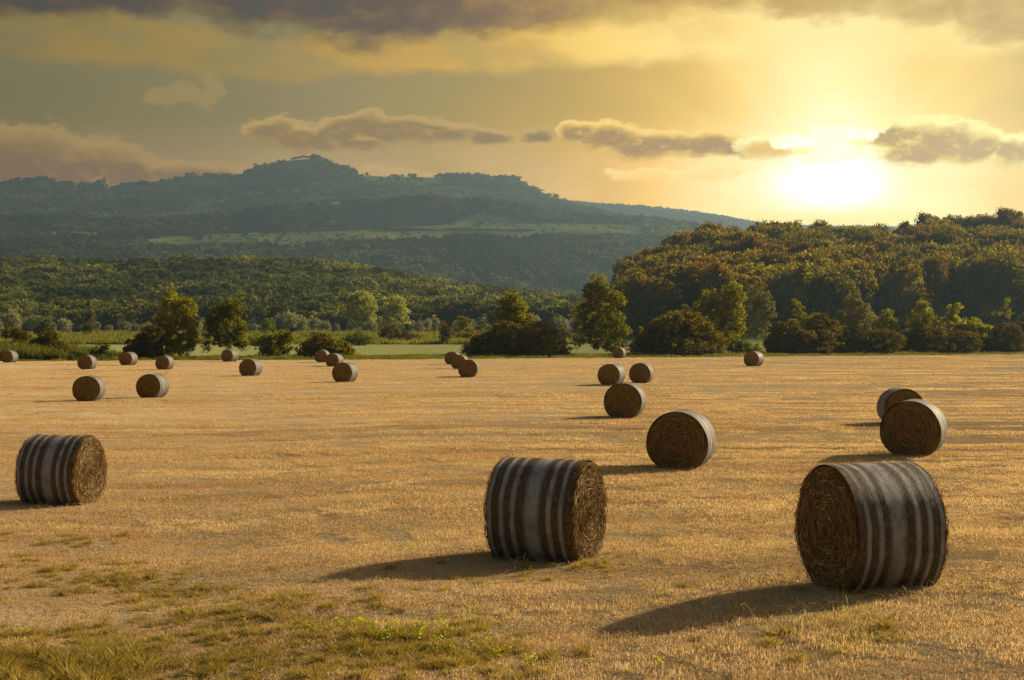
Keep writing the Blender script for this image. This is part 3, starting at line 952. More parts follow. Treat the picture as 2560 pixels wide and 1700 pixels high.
def build_bales():
    hi = [bale_meshes(True, s) for s in (1, 2, 3)]
    lo = [bale_meshes(False, s) for s in (4, 5, 6)]
    ih = 0
    for i, (X, t_, b_, turn, det, label) in enumerate(BALES):
        d0 = 1.42 * F / (b_ - t_)
        # slide along the line of sight to where the ray meets the field
        best = min(np.linspace(d0 * .93, d0 * 1.07, 141), key=lambda d: abs(float(field_z((X - CX) / F * d, d)) - (CAMZ - (b_ - HY) / F * d)) + .08 * abs(d - d0) / d0)
        d = best
        k = (d / d0)
        x = (X - CX) / F * d
        if det:    # bottom row given is of the near rim; centre lies a little behind
            x, d = x * (1 + .25 / d), d + .25
        z = float(field_z(x, d))
        bear = math.atan2(x, d)
        # local +X is the visible end; towards the camera is bearing+180, turned by 'turn' to the right of the picture
        yaw = -math.pi / 2 - bear + math.radians(turn)
        core, net, st = hi[ih % 3] if det else lo[i % 3]
        ih += det
        e = empty('hay_bale', (x, d, z), yaw)
        tag(e, label, 'hay bale', 'round hay bales on the stubble field')
        s = k * (.99 if X == 2005 else 1)
        e.scale = (s * (.87 if X == 2005 else 1), s, s)
        zc = BR * .922 - .03
        for nm, me in (('hay_core', core), ('net_wrap', net), ('loose_straw', st)):
            if me is None: continue
            c = obj(nm, me, e, (0, 0, zc))
            if turn < 0 and det and False: c.scale = (1, 1, 1)
        spin = 0


build_bales()

# ------------------------------------------------------------------ hedgerow trees and bushes
def plant(name, cat, label, X0, off, blobs, mat, group=None, th=0.0, r0=.18, clump=.55, size=.26, dens=1.0, per=44, seed=1,
          limbs=7, depth=None, lean=0.0, part=None, shell=.6, ry=.85):
    """a tree or bush from ellipses given in reference pixels, at 'off' metres behind the field edge (or at a depth)"""
    r = np.random.default_rng(seed)
    if depth is None:
        d = 186.0
        for _ in range(8): d = float(y_edge((X0 - CX) / F * d)) + off
    else: d = depth
    x = (X0 - CX) / F * d; zb = float(gz(x, d)); s = d / F
    B = []
    for (bx, by, brx, bry) in blobs:
        B.append(((bx - X0) * s, r.uniform(-.15, .15) * brx * s, CAMZ - (by - HY) * s - zb, brx * s, brx * s * ry, bry * s))
    if not th and 'twiggy' not in label:
        xa = min(b[0] - b[3] for b in B); xb = max(b[0] + b[3] for b in B); w_ = (xb - xa) / 2; hh = max(b[2] + b[5] for b in B)
        if min(b[2] - b[5] for b in B) > -.6 * hh:
            B.append(((xa + xb) / 2, 0, hh * .22, w_ * .88, w_ * .6, hh * .30))
    area = sum(b[3] * b[5] for b in B)
    nc = int(area * 17 * dens / (clump / .55) ** 1.6)
    g = Geo()
    crown(g, B, nc, per, clump, size, r, shell, .25)
    root = empty(name, (x, d, zb)); tag(root, label, cat, group)
    obj(part or ('crown' if th else 'foliage'), g.mesh('crown', M[mat]), root)
    t = Geo()
    if th:
        ls = trunk(t, B, th, r0, r, lean, limbs)
        tk = obj('trunk', t.mesh('trunk', M['bark'], True), root)
        for lg in ls: obj('limb', lg.mesh('limb', M['bark'], True), tk)
    else:
        for i in range(7):
            b = B[r.integers(len(B))]
            e = np.array(b[:3]) + r.normal(size=3) * np.array(b[3:6]) * .3
            e[2] = max(e[2], .8)
            a = np.array([e[0] * .6, e[1] * .6, -.2])
            t = Geo(); tube(t, [a, (a + e) / 2 + [0, 0, .1], e], [.07, .05, .02], 5)
            obj('stem', t.mesh('stem', M['bark'], True), root)
    return root


G1 = 'trees and bushes of the hedgerow'
H = [
    # left part
    ('bush', 'bush', 'brownish shrub rising out of tall reeds near the left border', 112, 9, [(112, 785, 24, 24), (90, 800, 25, 20), (130, 805, 25, 18)], 'hedge_dark', 0),
    ('bush', 'bush', 'low dark mound of brush behind the reeds at the left border', 38, 40, [(30, 770, 28, 12), (50, 776, 24, 10)], 'hedge_dark', 0),
    ('bush', 'bush', 'small bright green shrub among reeds left of the first tall tree', 236, 7, [(236, 808, 16, 15), (225, 815, 14, 9)], 'meadow_bush', 0),
    ('bush', 'bush', 'dark dense bush at the left foot of the first tall tree', 330, 6, [(330, 800, 42, 28), (355, 780, 30, 28), (305, 812, 20, 15)], 'hedge_dark', 0),
    ('tree', 'tree', 'tall rounded golden-rimmed tree, first from the left', 388, 9, [(395, 692, 18, 22), (385, 705, 16, 16), (425, 712, 27, 26), (395, 735, 36, 30), (437, 742, 20, 26), (372, 760, 34, 30), (410, 775, 44, 34), (440, 785, 22, 28), (395, 805, 50, 22)], 'hedge', 12.5),
    ('tree', 'tree', 'second tree from the left, lopsided crown rising at its right', 518, 9, [(541, 706, 22, 17), (545, 730, 22, 22), (505, 730, 28, 24), (522, 757, 44, 28), (490, 765, 22, 28), (556, 765, 17, 22), (520, 790, 34, 22), (480, 800, 14, 12), (555, 795, 14, 12)], 'hedge', 10.5),
    ('bush', 'bush', 'leafy yellow-tipped bush between the second tree and round mound', 630, 8, [(640, 785, 26, 24), (612, 795, 20, 20), (660, 778, 14, 14), (632, 806, 38, 18)], 'hedge', 0),
    ('bush', 'bush', 'low round dark bush behind the group of three small bales', 745, 8, [(742, 800, 40, 30), (712, 808, 32, 20), (780, 806, 32, 20), (806, 815, 14, 9)], 'hedge_dark', 0),
    ('tree', 'tree', 'dense conical tree rising behind a double mound of brush', 1184, 14, [(1180, 682, 17, 20), (1176, 700, 26, 20), (1190, 708, 24, 22), (1165, 730, 26, 26), (1195, 735, 34, 28), (1218, 742, 18, 18), (1178, 765, 40, 26)], 'hedge', 12),
    ('bush', 'bush', 'dark mound of brush sloping left beneath the conical tree', 1140, 8, [(1165, 780, 46, 38), (1125, 795, 42, 28), (1090, 808, 26, 17), (1150, 808, 50, 18)], 'hedge_dark', 0),
    ('bush', 'bush', 'taller dark mound of brush right of the conical tree', 1245, 7, [(1240, 775, 42, 34), (1265, 790, 40, 32), (1292, 805, 24, 19), (1215, 795, 36, 30), (1250, 810, 55, 16)], 'hedge_dark', 0),
    ('tree', 'tree', 'tallest airy tree with visible trunk, right of centre', 1383, 8, [(1378, 650, 20, 20), (1370, 668, 26, 18), (1398, 672, 24, 20), (1358, 695, 24, 20), (1385, 705, 36, 20), (1422, 692, 22, 17), (1350, 722, 30, 20), (1405, 735, 38, 20), (1345, 752, 26, 18), (1385, 762, 44, 18), (1428, 765, 26, 20), (1355, 785, 36, 20), (1405, 795, 40, 20)], 'hedge', 14.5),
    ('bush', 'bush', 'broad dark bush swelling up right of the tall airy tree', 1545, 8, [(1560, 765, 62, 46), (1510, 785, 45, 34), (1600, 770, 50, 40), (1478, 803, 26, 18), (1570, 800, 90, 22), (1640, 790, 40, 30), (1590, 735, 24, 20)], 'hedge_dark', 0),
    ('tree', 'tree', 'two-headed willowy tree rising from the broad dark bush', 1658, 11, [(1688, 668, 20, 22), (1695, 690, 24, 22), (1640, 690, 26, 22), (1625, 708, 22, 18), (1660, 712, 36, 22), (1690, 722, 28, 24), (1640, 738, 34, 26), (1690, 755, 28, 24), (1660, 775, 45, 22)], 'hedge', 13),
    ('bush', 'bush', 'small shrub at the right foot of the broad dark bush', 1712, 7, [(1705, 800, 24, 16), (1688, 790, 20, 20), (1722, 808, 12, 8)], 'hedge', 0),
    ('bush', 'bush', 'twiggy sprig of brush on the left shoulder of the two-headed tree', 1585, 12, [(1585, 712, 12, 12), (1570, 722, 9, 8), (1592, 730, 16, 16), (1590, 760, 20, 26)], 'hedge', 0),
    ('bush', 'bush', 'ragged hedge bush at the gap, left end of the right hedge', 1805, 8, [(1800, 772, 28, 28), (1785, 795, 20, 22), (1825, 762, 20, 22), (1820, 795, 40, 22)], 'hedge_dark', 0),
    ('tree', 'shrub tree', 'spiky wind-blown shrub tree near the left end of the right hedge', 1838, 9, [(1835, 698, 8, 10), (1846, 708, 12, 8), (1836, 722, 14, 12), (1852, 730, 12, 12), (1840, 750, 24, 22), (1870, 742, 18, 16)], 'hedge', 7),
    ('bush', 'bush', 'hedge bush between the spiky shrub tree and rounded taller tree', 1895, 8, [(1890, 745, 28, 22), (1910, 765, 34, 28), (1870, 780, 34, 26), (1900, 798, 50, 18)], 'hedge_dark', 0),
    ('tree', 'tree', 'rounded tower-shaped tree, highest of the right hedge', 1970, 10, [(1970, 688, 18, 19), (1965, 705, 22, 18), (1985, 712, 22, 18), (1955, 728, 26, 20), (1990, 735, 30, 20), (1965, 755, 45, 24), (1975, 785, 55, 24)], 'willow', 11),
    ('bush', 'bush', 'small pointed shrub right of the tower-shaped tree', 2047, 9, [(2046, 730, 13, 14), (2040, 745, 22, 18), (2060, 752, 18, 16), (2045, 780, 40, 26), (2040, 800, 50, 16)], 'hedge', 0),
    ('tree', 'shrub tree', 'spiky-topped shrub tree past the pointed shrub, in the right hedge', 2130, 9, [(2128, 706, 12, 13), (2122, 720, 17, 14), (2142, 730, 18, 16), (2105, 742, 18, 16), (2135, 752, 34, 20), (2120, 780, 45, 26)], 'hedge', 8),
    ('bush', 'bush', 'tufted shrub with upright sprays in the right hedge', 2198, 9, [(2190, 715, 9, 12), (2207, 712, 8, 12), (2198, 730, 14, 14), (2192, 755, 30, 26)], 'hedge', 0),
    ('bush', 'bush', 'rounded yellow-green mound in the right hedge', 2240, 8, [(2238, 752, 28, 18), (2225, 765, 30, 22), (2262, 768, 26, 20)], 'hedge', 0),
    ('bush', 'bush', 'dark hedge base beneath the spiky and tufted shrubs', 2150, 6.5, [(2090, 790, 50, 26), (2150, 785, 55, 30), (2215, 790, 50, 26)], 'hedge_dark', 0),
    ('bush', 'bush', 'low dark hedge run beneath the thin sapling', 2295, 7, [(2280, 780, 40, 28), (2320, 778, 44, 32), (2300, 795, 60, 18)], 'hedge_dark', 0),
    ('tree', 'sapling', 'thin sparse sapling sticking up from the hedge near right border', 2318, 10, [(2325, 695, 6, 8), (2318, 706, 7, 9), (2310, 718, 10, 10), (2296, 722, 7, 5), (2326, 725, 8, 12)], 'hedge', 9),
    ('bush', 'bush', 'thick hedge bush at the right border', 2375, 8, [(2375, 758, 36, 36), (2350, 775, 36, 28), (2400, 780, 40, 36)], 'hedge_dark', 0),
    ('bush', 'bush', 'low dark hedge run under the rounded tower-shaped tree', 1985, 7, [(1940, 785, 50, 26), (1990, 788, 50, 26), (2040, 786, 44, 26)], 'hedge_dark', 0),
    ('bush', 'bush', 'low dark hedge base at the left end of the right hedge', 1850, 7, [(1800, 792, 36, 22), (1850, 788, 44, 26), (1895, 788, 40, 26)], 'hedge_dark', 0),
    ('bush', 'bush', 'hedge bush beyond the right border bush', 2470, 8, [(2450, 770, 50, 40), (2510, 770, 50, 44)], 'hedge_dark', 0),
]
for i, (nm, cat, lb, X0, off, bl, mt, th) in enumerate(H):
    fine = (mt != 'hedge_dark')
    sap = cat == 'sapling' or 'twiggy' in lb or 'spiky wind' in lb
    plant(nm, cat, lb, X0, off, bl, mt, G1, th, seed=100 + i, clump=.34 if sap else (.50 if fine else .5),
          size=.20 if sap else .25, dens=(.55 if sap else 1.05) if fine else 1.5, per=26 if sap else 42, r0=.08 if sap else .2, shell=.62)

# scattered trees and bushes of the meadow behind
G2 = 'trees and bushes in the meadow'
H2 = [
    ('tree', 'tree', 'brown round tree in the meadow near the left border', 101, 395, [(100, 748, 20, 18), (112, 752, 14, 16), (90, 758, 14, 14), (102, 765, 22, 10)], 'willow', 4),
    ('tree', 'tree', 'brown pear-shaped tree in the meadow, second from the left border', 201, 400, [(203, 728, 14, 12), (198, 742, 20, 18), (212, 748, 14, 16), (198, 760, 18, 10)], 'willow', 5),
    ('tree', 'tree', 'tall pale poplar-like tree in the meadow with round crown and bare lower trunk', 830, 470, [(832, 688, 28, 18), (815, 700, 22, 20), (850, 705, 20, 20), (830, 715, 34, 24), (810, 728, 18, 16), (850, 735, 20, 14), (825, 742, 18, 12)], 'poplar', 13),
    ('tree', 'tree', 'slightly smaller pale round-crowned tree right of the tall one in the meadow', 912, 480, [(912, 700, 24, 16), (898, 712, 18, 16), (925, 718, 20, 18), (912, 730, 28, 18), (935, 742, 12, 10), (900, 745, 14, 10)], 'poplar', 10),
    ('bush', 'bush', 'left of two dark humped bushes beneath the pale meadow trees', 902, 360, [(900, 765, 25, 16), (890, 772, 20, 10)], 'hedge_dark', 0),
    ('bush', 'bush', 'right of two dark humped bushes, lower with a trailing tail', 940, 360, [(935, 772, 24, 10), (955, 776, 18, 6)], 'hedge_dark', 0),
    ('bush', 'bush', 'green bush at the meadow edge left of the dark humped bushes', 822, 300, [(820, 778, 26, 13), (840, 782, 22, 10), (800, 783, 18, 8)], 'meadow_bush', 0),
    ('bush', 'bush', 'dark upright bush left of the ivy-covered clump in the meadow', 1027, 330, [(1026, 758, 13, 18), (1030, 770, 15, 12)], 'hedge_dark', 0),
    ('tree', 'shrub tree', 'ivy-dark broken shrub tree left of the conical tree', 1066, 325, [(1062, 745, 12, 14), (1075, 742, 12, 12), (1064, 764, 24, 18), (1085, 770, 18, 12)], 'hedge_dark', 4),
    ('bush', 'bush', 'thin bare-looking brush between the ivy clump and conical tree', 1108, 330, [(1100, 765, 12, 14), (1115, 758, 8, 14)], 'willow', 0),
    ('tree', 'tree', 'pale greyish tree standing behind the gap in the hedge', 1748, 285, [(1748, 672, 22, 20), (1730, 690, 22, 22), (1765, 695, 20, 22), (1748, 712, 34, 24), (1775, 722, 14, 14), (1740, 740, 34, 24), (1750, 764, 38, 20)], 'willow', 11),
    ('bush', 'bush', 'small dark shrub in the gap of the hedge', 1738, 225, [(1740, 800, 8, 10), (1752, 806, 9, 7)], 'hedge', 0),
    ('tree', 'tree', 'small slender green tree behind the yellow-tipped bush', 618, 310, [(618, 748, 14, 14), (612, 760, 16, 12)], 'meadow_bush', 4),
    ('tree', 'tree', 'rounded dark tree beside the bright speck near the tall airy tree', 1305, 330, [(1303, 764, 12, 10), (1310, 772, 14, 10)], 'hedge_dark', 3),
    ('bush', 'bush', 'green brush left of the yellow-tipped bush in the meadow', 600, 290, [(590, 778, 18, 10), (610, 780, 16, 8)], 'meadow_bush', 0),
    ('bush', 'bush', 'round dark bush in the meadow below the pale willow row', 830 - 198 + 200, 420, [(826, 770, 13, 8)], 'hedge_dark', 0),
    ('bush', 'bush', 'low round green hummock in the meadow left of the conical mound', 1150 - 12, 260, [(1130, 797, 22, 6)], 'meadow_bush', 0),
]
for i, (nm, cat, lb, X0, dep, bl, mt, th) in enumerate(H2):
    s = dep / 200
    plant(nm, cat, lb, X0, 0, bl, mt, G2, th, seed=300 + i, depth=dep, clump=.55 * s ** .6, size=.25 * s ** .75, dens=1.0 / s ** .4, per=36, r0=.2)

# pale row of small trees at the foot of the ridge: one kind, copied
def simple_tree(name, mat, seed, nclump=60, per=26, size=.10, blobs=None, clump_r=.17):
    me = proto_crown('crown', mat, nclump, per, size, seed, blobs, clump_r)
    t = Geo(); tube(t, [(0, 0, -.08), (0.01, 0, .2), (0, .02, .55)], [.035, .026, .012], 6)
    return me, t.mesh('trunk', M['bark'], True)


M['silver'] = leaf_mat('silvery_leaves', (.13, .13, .07), (.24, .235, .13), (.36, .34, .20), .45, (1.2, 1.15, .75))
foot = [simple_tree('tree', M['silver'], 40 + k, 70, 28, .075) for k in range(4)]
foot_label = 'small pale silvery tree in the row at the foot of the wooded ridge'


def put_tree(me, tr, x, y, h, w, label, cat, group, name='tree', sink=.0):
    e = empty(name, (x, y, float(gz(x, y)) - sink), rng.uniform(0, 6.28))
    tag(e, label, cat, group)
    for n_, m_ in (('crown', me), ('trunk', tr)):
        c = obj(n_, m_, e); c.scale = (w, w, h)
    return e


r = np.random.default_rng(11)
for X in np.linspace(-40, 1330, 92):
    if 1118 < X < 1130: continue
    X = X + r.uniform(-9, 9); d = r.uniform(560, 625)
    hpx = r.uniform(20, 42) * (1.25 if 640 < X < 760 or X < 120 else 1)
    me, tr = foot[r.integers(4)]
    put_tree(me, tr, (X - CX) / F * d, d, hpx * d / F, hpx * r.uniform(.8, 1.25) * d / F, foot_label, 'tree', 'pale trees at the foot of the ridge', sink=.3)

# ------------------------------------------------------------------ the wood on the right
WX = np.array([1400, 1430, 1450, 1500, 1540, 1570, 1620, 1700, 1780, 1830, 1900, 1990, 2040, 2115, 2150, 2185, 2230, 2290, 2330, 2361, 2600, 3000])
WY = np.array([668, 618, 592, 562, 545, 527, 522, 524, 512, 516, 516, 513, 518, 502, 505, 488, 500, 494, 492, 500, 495, 520])
def dome(seed):
    r = np.random.default_rng(seed)
    return [(0, 0, .70, .44, .44, .27), (0, 0, .36, .42, .42, .34)] + [(r.uniform(-.3, .3), r.uniform(-.3, .3), r.uniform(.4, .86), r.uniform(.18, .28), r.uniform(.18, .28), r.uniform(.12, .18)) for _ in range(9)]


woodp = [simple_tree('tree', M[('wood', 'wood_olive', 'wood', 'wood_olive', 'wood_rust', 'wood')[k]], 60 + k, 400, 30, .046, dome(k), .095) for k in range(6)]
woodg = [simple_tree('tree', M['wood_grey'], 70 + k, 150, 40, .060, None, .12) for k in range(2)]
WG = 'trees of the wood on the right'
n = 0
placed = []
r = np.random.default_rng(23)
for row, d in enumerate([388, 400, 414, 432, 458, 486, 515, 545, 572]):
    for X in np.linspace(1440 + (row % 2) * 18, 2500, 30):
        Xj = X + r.uniform(-14, 14); dj = d + r.uniform(-9, 9)
        x = (Xj - CX) / F * dj
        zb = float(gz(x, dj))
        lim = float(np.interp(Xj, WX, WY)); f = max(0, (row - 2) / 6)
        front_ = min(lim + 92, 640) if Xj > 1480 else lim + 40
        topY = front_ + (lim - front_) * f ** .8 + r.uniform(-12, 16) * (row < 8)
        if row == 8: topY = lim + r.choice([0, 0, 3, -5, -11, 8])
        grey = row < 2 and r.uniform() < .28
        if grey: topY = r.uniform(640, 735)
        h = CAMZ - (topY - HY) / F * dj - zb
        h = min(max(h, 7), 30)
        me, tr = (woodg[r.integers(2)] if grey else woodp[r.integers(6)])
        w = min(h * 1.1, r.uniform(9, 19)) * (.7 if Xj < 1480 else 1)
        if grey: lb = 'greyish rounded tree low in the shaded front of the right wood'
        elif row == 8: lb = 'tree on the skyline edge of the right wood'
        elif row >= 4: lb = 'sunlit golden-green tree in the upper part of the right wood'
        else: lb = 'dark brown-shaded tree on the lower slope of the right wood'
        placed.append(put_tree(me, tr, x, dj, h, w, lb, 'tree', WG, sink=.4))

# ------------------------------------------------------------------ forests as masses
def scatter_forest(name, Xr, dr, n, hr, protos, label, mask, seed, wfac=(.8, 1.2)):
    r = np.random.default_rng(seed)
    # uniform over the ground area of the wedge
    d = np.sqrt(r.uniform(dr[0] ** 2, dr[1] ** 2, n)); X = r.uniform(*Xr, n)
    k = mask(X, d, r); X = X[k]; d = d[k]
    x = (X - CX) / F * d
    z = gz(x, d)
    cl = fbm(x / 55, d / 55, seed, 3)
    h = r.uniform(hr[0], hr[1], len(x)) * (1 + .6 * cl)
    w = h * r.uniform(*wfac, len(x))
    pts = np.stack([x, d, z - .12 * h], 1)
    rot = np.stack([np.zeros_like(x), np.zeros_like(x), r.uniform(0, 6.28, len(x))], 1)
    return gn_scatter(name, pts, rot, np.stack([w, w, h], 1), r.integers(0, len(protos), len(x)), protos, label)


midp = [proto_crown('ridge_tree', M['mid'], 46, 20, .115, 80 + k, None, .17) for k in range(5)]
scatter_forest('ridge_forest', (-250, 1430), (612, 1150), 7800, (7, 15), midp,
               'green scrubby forest covering the nearer ridge at left and centre', lambda X, d, r: np.ones(len(X), bool), 31)
farp = [proto_crown('far_tree', M['far'], 22, 9, .24, 90 + k, None, .2) for k in range(4)]
scatter_forest('hillside_forest', (-200, 1900), (1750, 4020), 56000, (7, 16), farp,
               'blue-hazed forest covering the slopes of the far hill', lambda X, d, r: ((cover(X, d) < .5) | ((r.uniform(0, 1, len(X)) < .05) & ((d < 2400) | (d > 2930)))) & (d > 1700) & ~((d > 3820) & (X > 165) & (X < 560) & (r.uniform(0, 1, len(X)) < .93)) & ~((d > 3860) & (X > 664) & (X < 716)) & ~((d > 3860) & (r.uniform(0, 1, len(X)) < .35)) & (np.abs(fbm(X / 90, d / 160, 44, 3)) * 3.2 > r.uniform(0, 1, len(X)) * .55), 33, (.9, 1.4))
scatter_forest('field_hedges', (430, 1480), (2480, 2930), 60000, (3, 6), farp, 'thin dark lines of hedge across the pale meadow of the far hill',
               lambda X, d, r: ((np.abs(d - (2690 + 50 * np.sin(X / 110) + .12 * (X - 800))) < 5) & (X > 850) & (X < 1230)) | ((np.abs(d - (2820 - .10 * (X - 700))) < 5) & (X > 600) & (X < 900))
               | ((np.abs(d - (2600 + .15 * (X - 1200))) < 6) & (X > 1250)) | ((np.abs(X - 640 - .1 * (d - 2600)) < 1.2) & (d > 2600)) | (r.uniform(0, 1, len(X)) < .005), 39, (1.0, 2.0))
scatter_forest('far_ridge_forest', (1250, 2100), (5200, 5700), 5000, (9, 14), farp,
               'dim forest along the farthest low ridge at right', lambda X, d, r: np.ones(len(X), bool), 35)

# individual trees standing out on the far skyline and slopes
solo = [simple_tree('tree', M['far'], 140 + k, 40, 22, .13) for k in range(3)]
umb = [simple_tree('pine', M['far'], 150 + k, 46, 22, .11, [(0, 0, .80, .42, .42, .15), (.2, 0, .72, .26, .26, .11), (-.22, .1, .72, .24, .24, .11)], .13) for k in range(2)]
D0 = 3945
for X, hp, wp in ((676, 11, 12), (684, 13, 13), (692, 13, 11), (700, 14, 13), (708, 13, 12)):
    me, tr = umb[int(X) % 2]
    put_tree(me, tr, (X - CX) / F * D0, D0, hp * D0 / F, wp * D0 / F, 'umbrella pine of the small grove on the hill summit', 'pine tree', 'pines on the summit', 'pine_tree', 7)
for X, hp, wp, lb in ((722, 14, 17, 'round dense tree right of the summit pines'), (734, 12, 16, 'second round tree on the summit, beside the first'), (1225, 10, 11, 'lone tree at the lip of the plateau\'s right end'),
                      (1282, 16, 16, 'round tree alone on the falling right skyline of the hill'), (645, 8, 10, 'small tree on the left shoulder of the summit'), (626, 8, 12, 'bushy tree left below the summit'),
                      (798, 8, 10, 'tree on the right foot of the summit knoll'), (1045, 6, 6, 'thin tree at the left end of the plateau wood'), (92, 11, 26, 'broad tree clump on the skyline left of the village'), (118, 10, 24, 'second broad clump of trees left of the village')):
    me, tr = solo[int(X) % 3]
    put_tree(me, tr, (X - CX) / F * D0, D0, hp * D0 / F, wp * D0 / F, lb, 'tree', None, 'tree', 1)
for X, d, hp, wp, lb in ((327, 2620, 18, 26, 'dark round tree in the pale fields low on the hill'), (440, 2720, 20, 22, 'left tree of the dark clump on the hill meadow'), (460, 2700, 14, 22, 'right tree of the dark clump on the hill meadow'),
                         (728, 1108, 18, 24, 'dark round tree standing above the nearer ridge line'), (370, 1110, 20, 26, 'pale bushy tree above the nearer ridge line'), (98, 1105, 22, 34, 'dark broad tree on the nearer ridge at left')):
    me, tr = solo[int(X) % 3] if d > 2000 else foot[1]
    if d < 2000: me = midp[int(X) % 5]
    put_tree(me, tr, (X - CX) / F * d, d, hp * d / F, wp * d / F, lb, 'tree', None, 'tree', 1)


# ------------------------------------------------------------------ village on the skyline
def wall_mat(name, c):
    m, q, out = new_mat(name)
    n = q.noise(q.coord(), .6, 3)
    q.l.new(diffuse(q, q.mix(n, tuple(v * .8 for v in c), c)), out.inputs[0]); return m


M['wall'] = wall_mat('rendered_wall', (.19, .175, .15)); M['roof'] = wall_mat('clay_roof', (.20, .11, .07)); M['pane'] = wall_mat('dark_window', (.03, .03, .035))
M['glint_white'] = wall_mat('white_glint', (.95, .95, .9))  # near-white colour that stands for the glint on the small block


def box(g, x0, x1, y0, y1, z0, z1):
    g.add([(x0, y0, z0), (x1, y0, z0), (x1, y1, z0), (x0, y1, z0), (x0, y0, z1), (x1, y0, z1), (x1, y1, z1), (x0, y1, z1)],
          Q=[(0, 3, 2, 1), (4, 5, 6, 7), (0, 1, 5, 4), (1, 2, 6, 5), (2, 3, 7, 6), (3, 0, 4, 7)])


def gable(g, w, dp, z, h, o=.6):
    g.add([(-w / 2 - o, -dp / 2 - o, z - .3), (w / 2 + o, -dp / 2 - o, z - .3), (w / 2 + o, dp / 2 + o, z - .3), (-w / 2 - o, dp / 2 + o, z - .3), (-w / 2 - o, 0, z + h), (w / 2 + o, 0, z + h)],
          Q=[(0, 1, 5, 4), (2, 3, 4, 5), (0, 3, 2, 1)], T=[(0, 4, 3), (1, 2, 5)])


def house(X, Yt, wpx, hpx, label, rz=0.0, d=3925, name='house', wm='wall', group='village houses on the skyline'):
    x = (X - CX) / F * d; w = wpx * d / F; top = CAMZ - (Yt - HY) / F * d
    zb = float(gz(x, d)) - 2; wall_h = max(top - zb - w * .18, 4)
    e = empty(name, (x, d, zb), rz); tag(e, label, 'house', group)
    dp = w * .7
    g = Geo(); box(g, -w / 2, w / 2, -dp / 2, dp / 2, 0, wall_h); obj('wall', g.mesh('wall', M[wm]), e)
    g = Geo(); gable(g, w, dp, wall_h, w * .18); obj('roof', g.mesh('roof', M['roof']), e)
    nw = max(2, int(w / 6))
    for i in range(nw):
        g = Geo(); cx_ = -w / 2 + (i + .5) * w / nw
        box(g, cx_ - .7, cx_ + .7, -dp / 2 - .06, -dp / 2 + .05, wall_h * .5, wall_h * .5 + 2.0)
        obj('window', g.mesh('window', M['pane']), e)
    return e


house(195, 421, 12, 9, 'small house left of two chimneys at the village\'s left end', .2)
house(207, 420, 8, 12, 'narrow tall house with spike left of the church', .1)
house(223, 421, 18, 12, 'gabled house directly left of the church', .0)
house(290, 425, 24, 9, 'long low house right of the church', .1)
house(310, 420, 22, 10, 'house with lower roof second right of the church', -.1)
house(336, 416, 26, 11, 'pale gabled house in the middle of the village row', .2)
house(378, 415, 16, 9, 'small house among trees right of the village middle', .1)
house(415, 413, 26, 9, 'wide pale house right of the village middle', .0)
house(440, 410, 22, 9, 'house joined at the right of the wide pale house', .0)
house(490, 412, 38, 7, 'long pale building near the village\'s right end', .0)
house(528, 403, 18, 6, 'low flat house at the village\'s right end', .0)


def church():
    d = 3900; X = 236; x = (X - CX) / F * d; s = d / F
    zb = float(gz(x, d)) - 6; top = CAMZ - (415 - HY) * s
    e = empty('church', (x, d, zb)); tag(e, 'tall blocky church with gabled roof and small bell tower on the skyline', 'church')
    w = 24 * s; h = top - zb - 5
    g = Geo(); box(g, -w / 2, w / 2, -9, 9, 0, h); box(g, w / 2 - .2, w / 2 + 5, -6, 6, 0, h * .72); obj('wall', g.mesh('wall', M['wall']), e)
    g = Geo(); gable(g, w, 18, h, 5, .8); obj('roof', g.mesh('roof', M['roof']), e)
    g = Geo(); box(g, 3.5, 9.5, -3, 3, h - 1, h + 9); t = obj('bell_tower', g.mesh('bell_tower', M['wall']), e)
    g = Geo(); g.add([(3, -3.5, h + 9), (10, -3.5, h + 9), (10, 3.5, h + 9), (3, 3.5, h + 9), (6.5, 0, h + 14)], Q=[(0, 3, 2, 1)], T=[(0, 1, 4), (1, 2, 4), (2, 3, 4), (3, 0, 4)])
    obj('spire', g.mesh('spire', M['roof']), t)
    for cx_ in (-8, -2, 6):
        g = Geo(); box(g, cx_ - .8, cx_ + .8, -9.08, -8.9, h * .55, h * .55 + 3.4); obj('window', g.mesh('window', M['pane']), e)


church()
# white block standing in for an unidentified bright glint between hedge trees
def glint_block():
    d = 500; X = 1314; x = (X - CX) / F * d; zb = float(gz(x, d))
    e = empty('glint_block', (x, d, zb), .5); tag(e, 'tiny white block standing in for a bright glint left of the tall airy tree', 'glint_block')
    zt = CAMZ - (741 - HY) / F * d - zb
    g = Geo(); box(g, -.7, .7, -1.0, 1.0, 0, zt - .3); obj('wall', g.mesh('wall', M['glint_white']), e)
    g = Geo(); gable(g, 1.4, 2.0, zt - .3, .35, .1); obj('roof', g.mesh('roof', M['glint_white']), e)


glint_block()


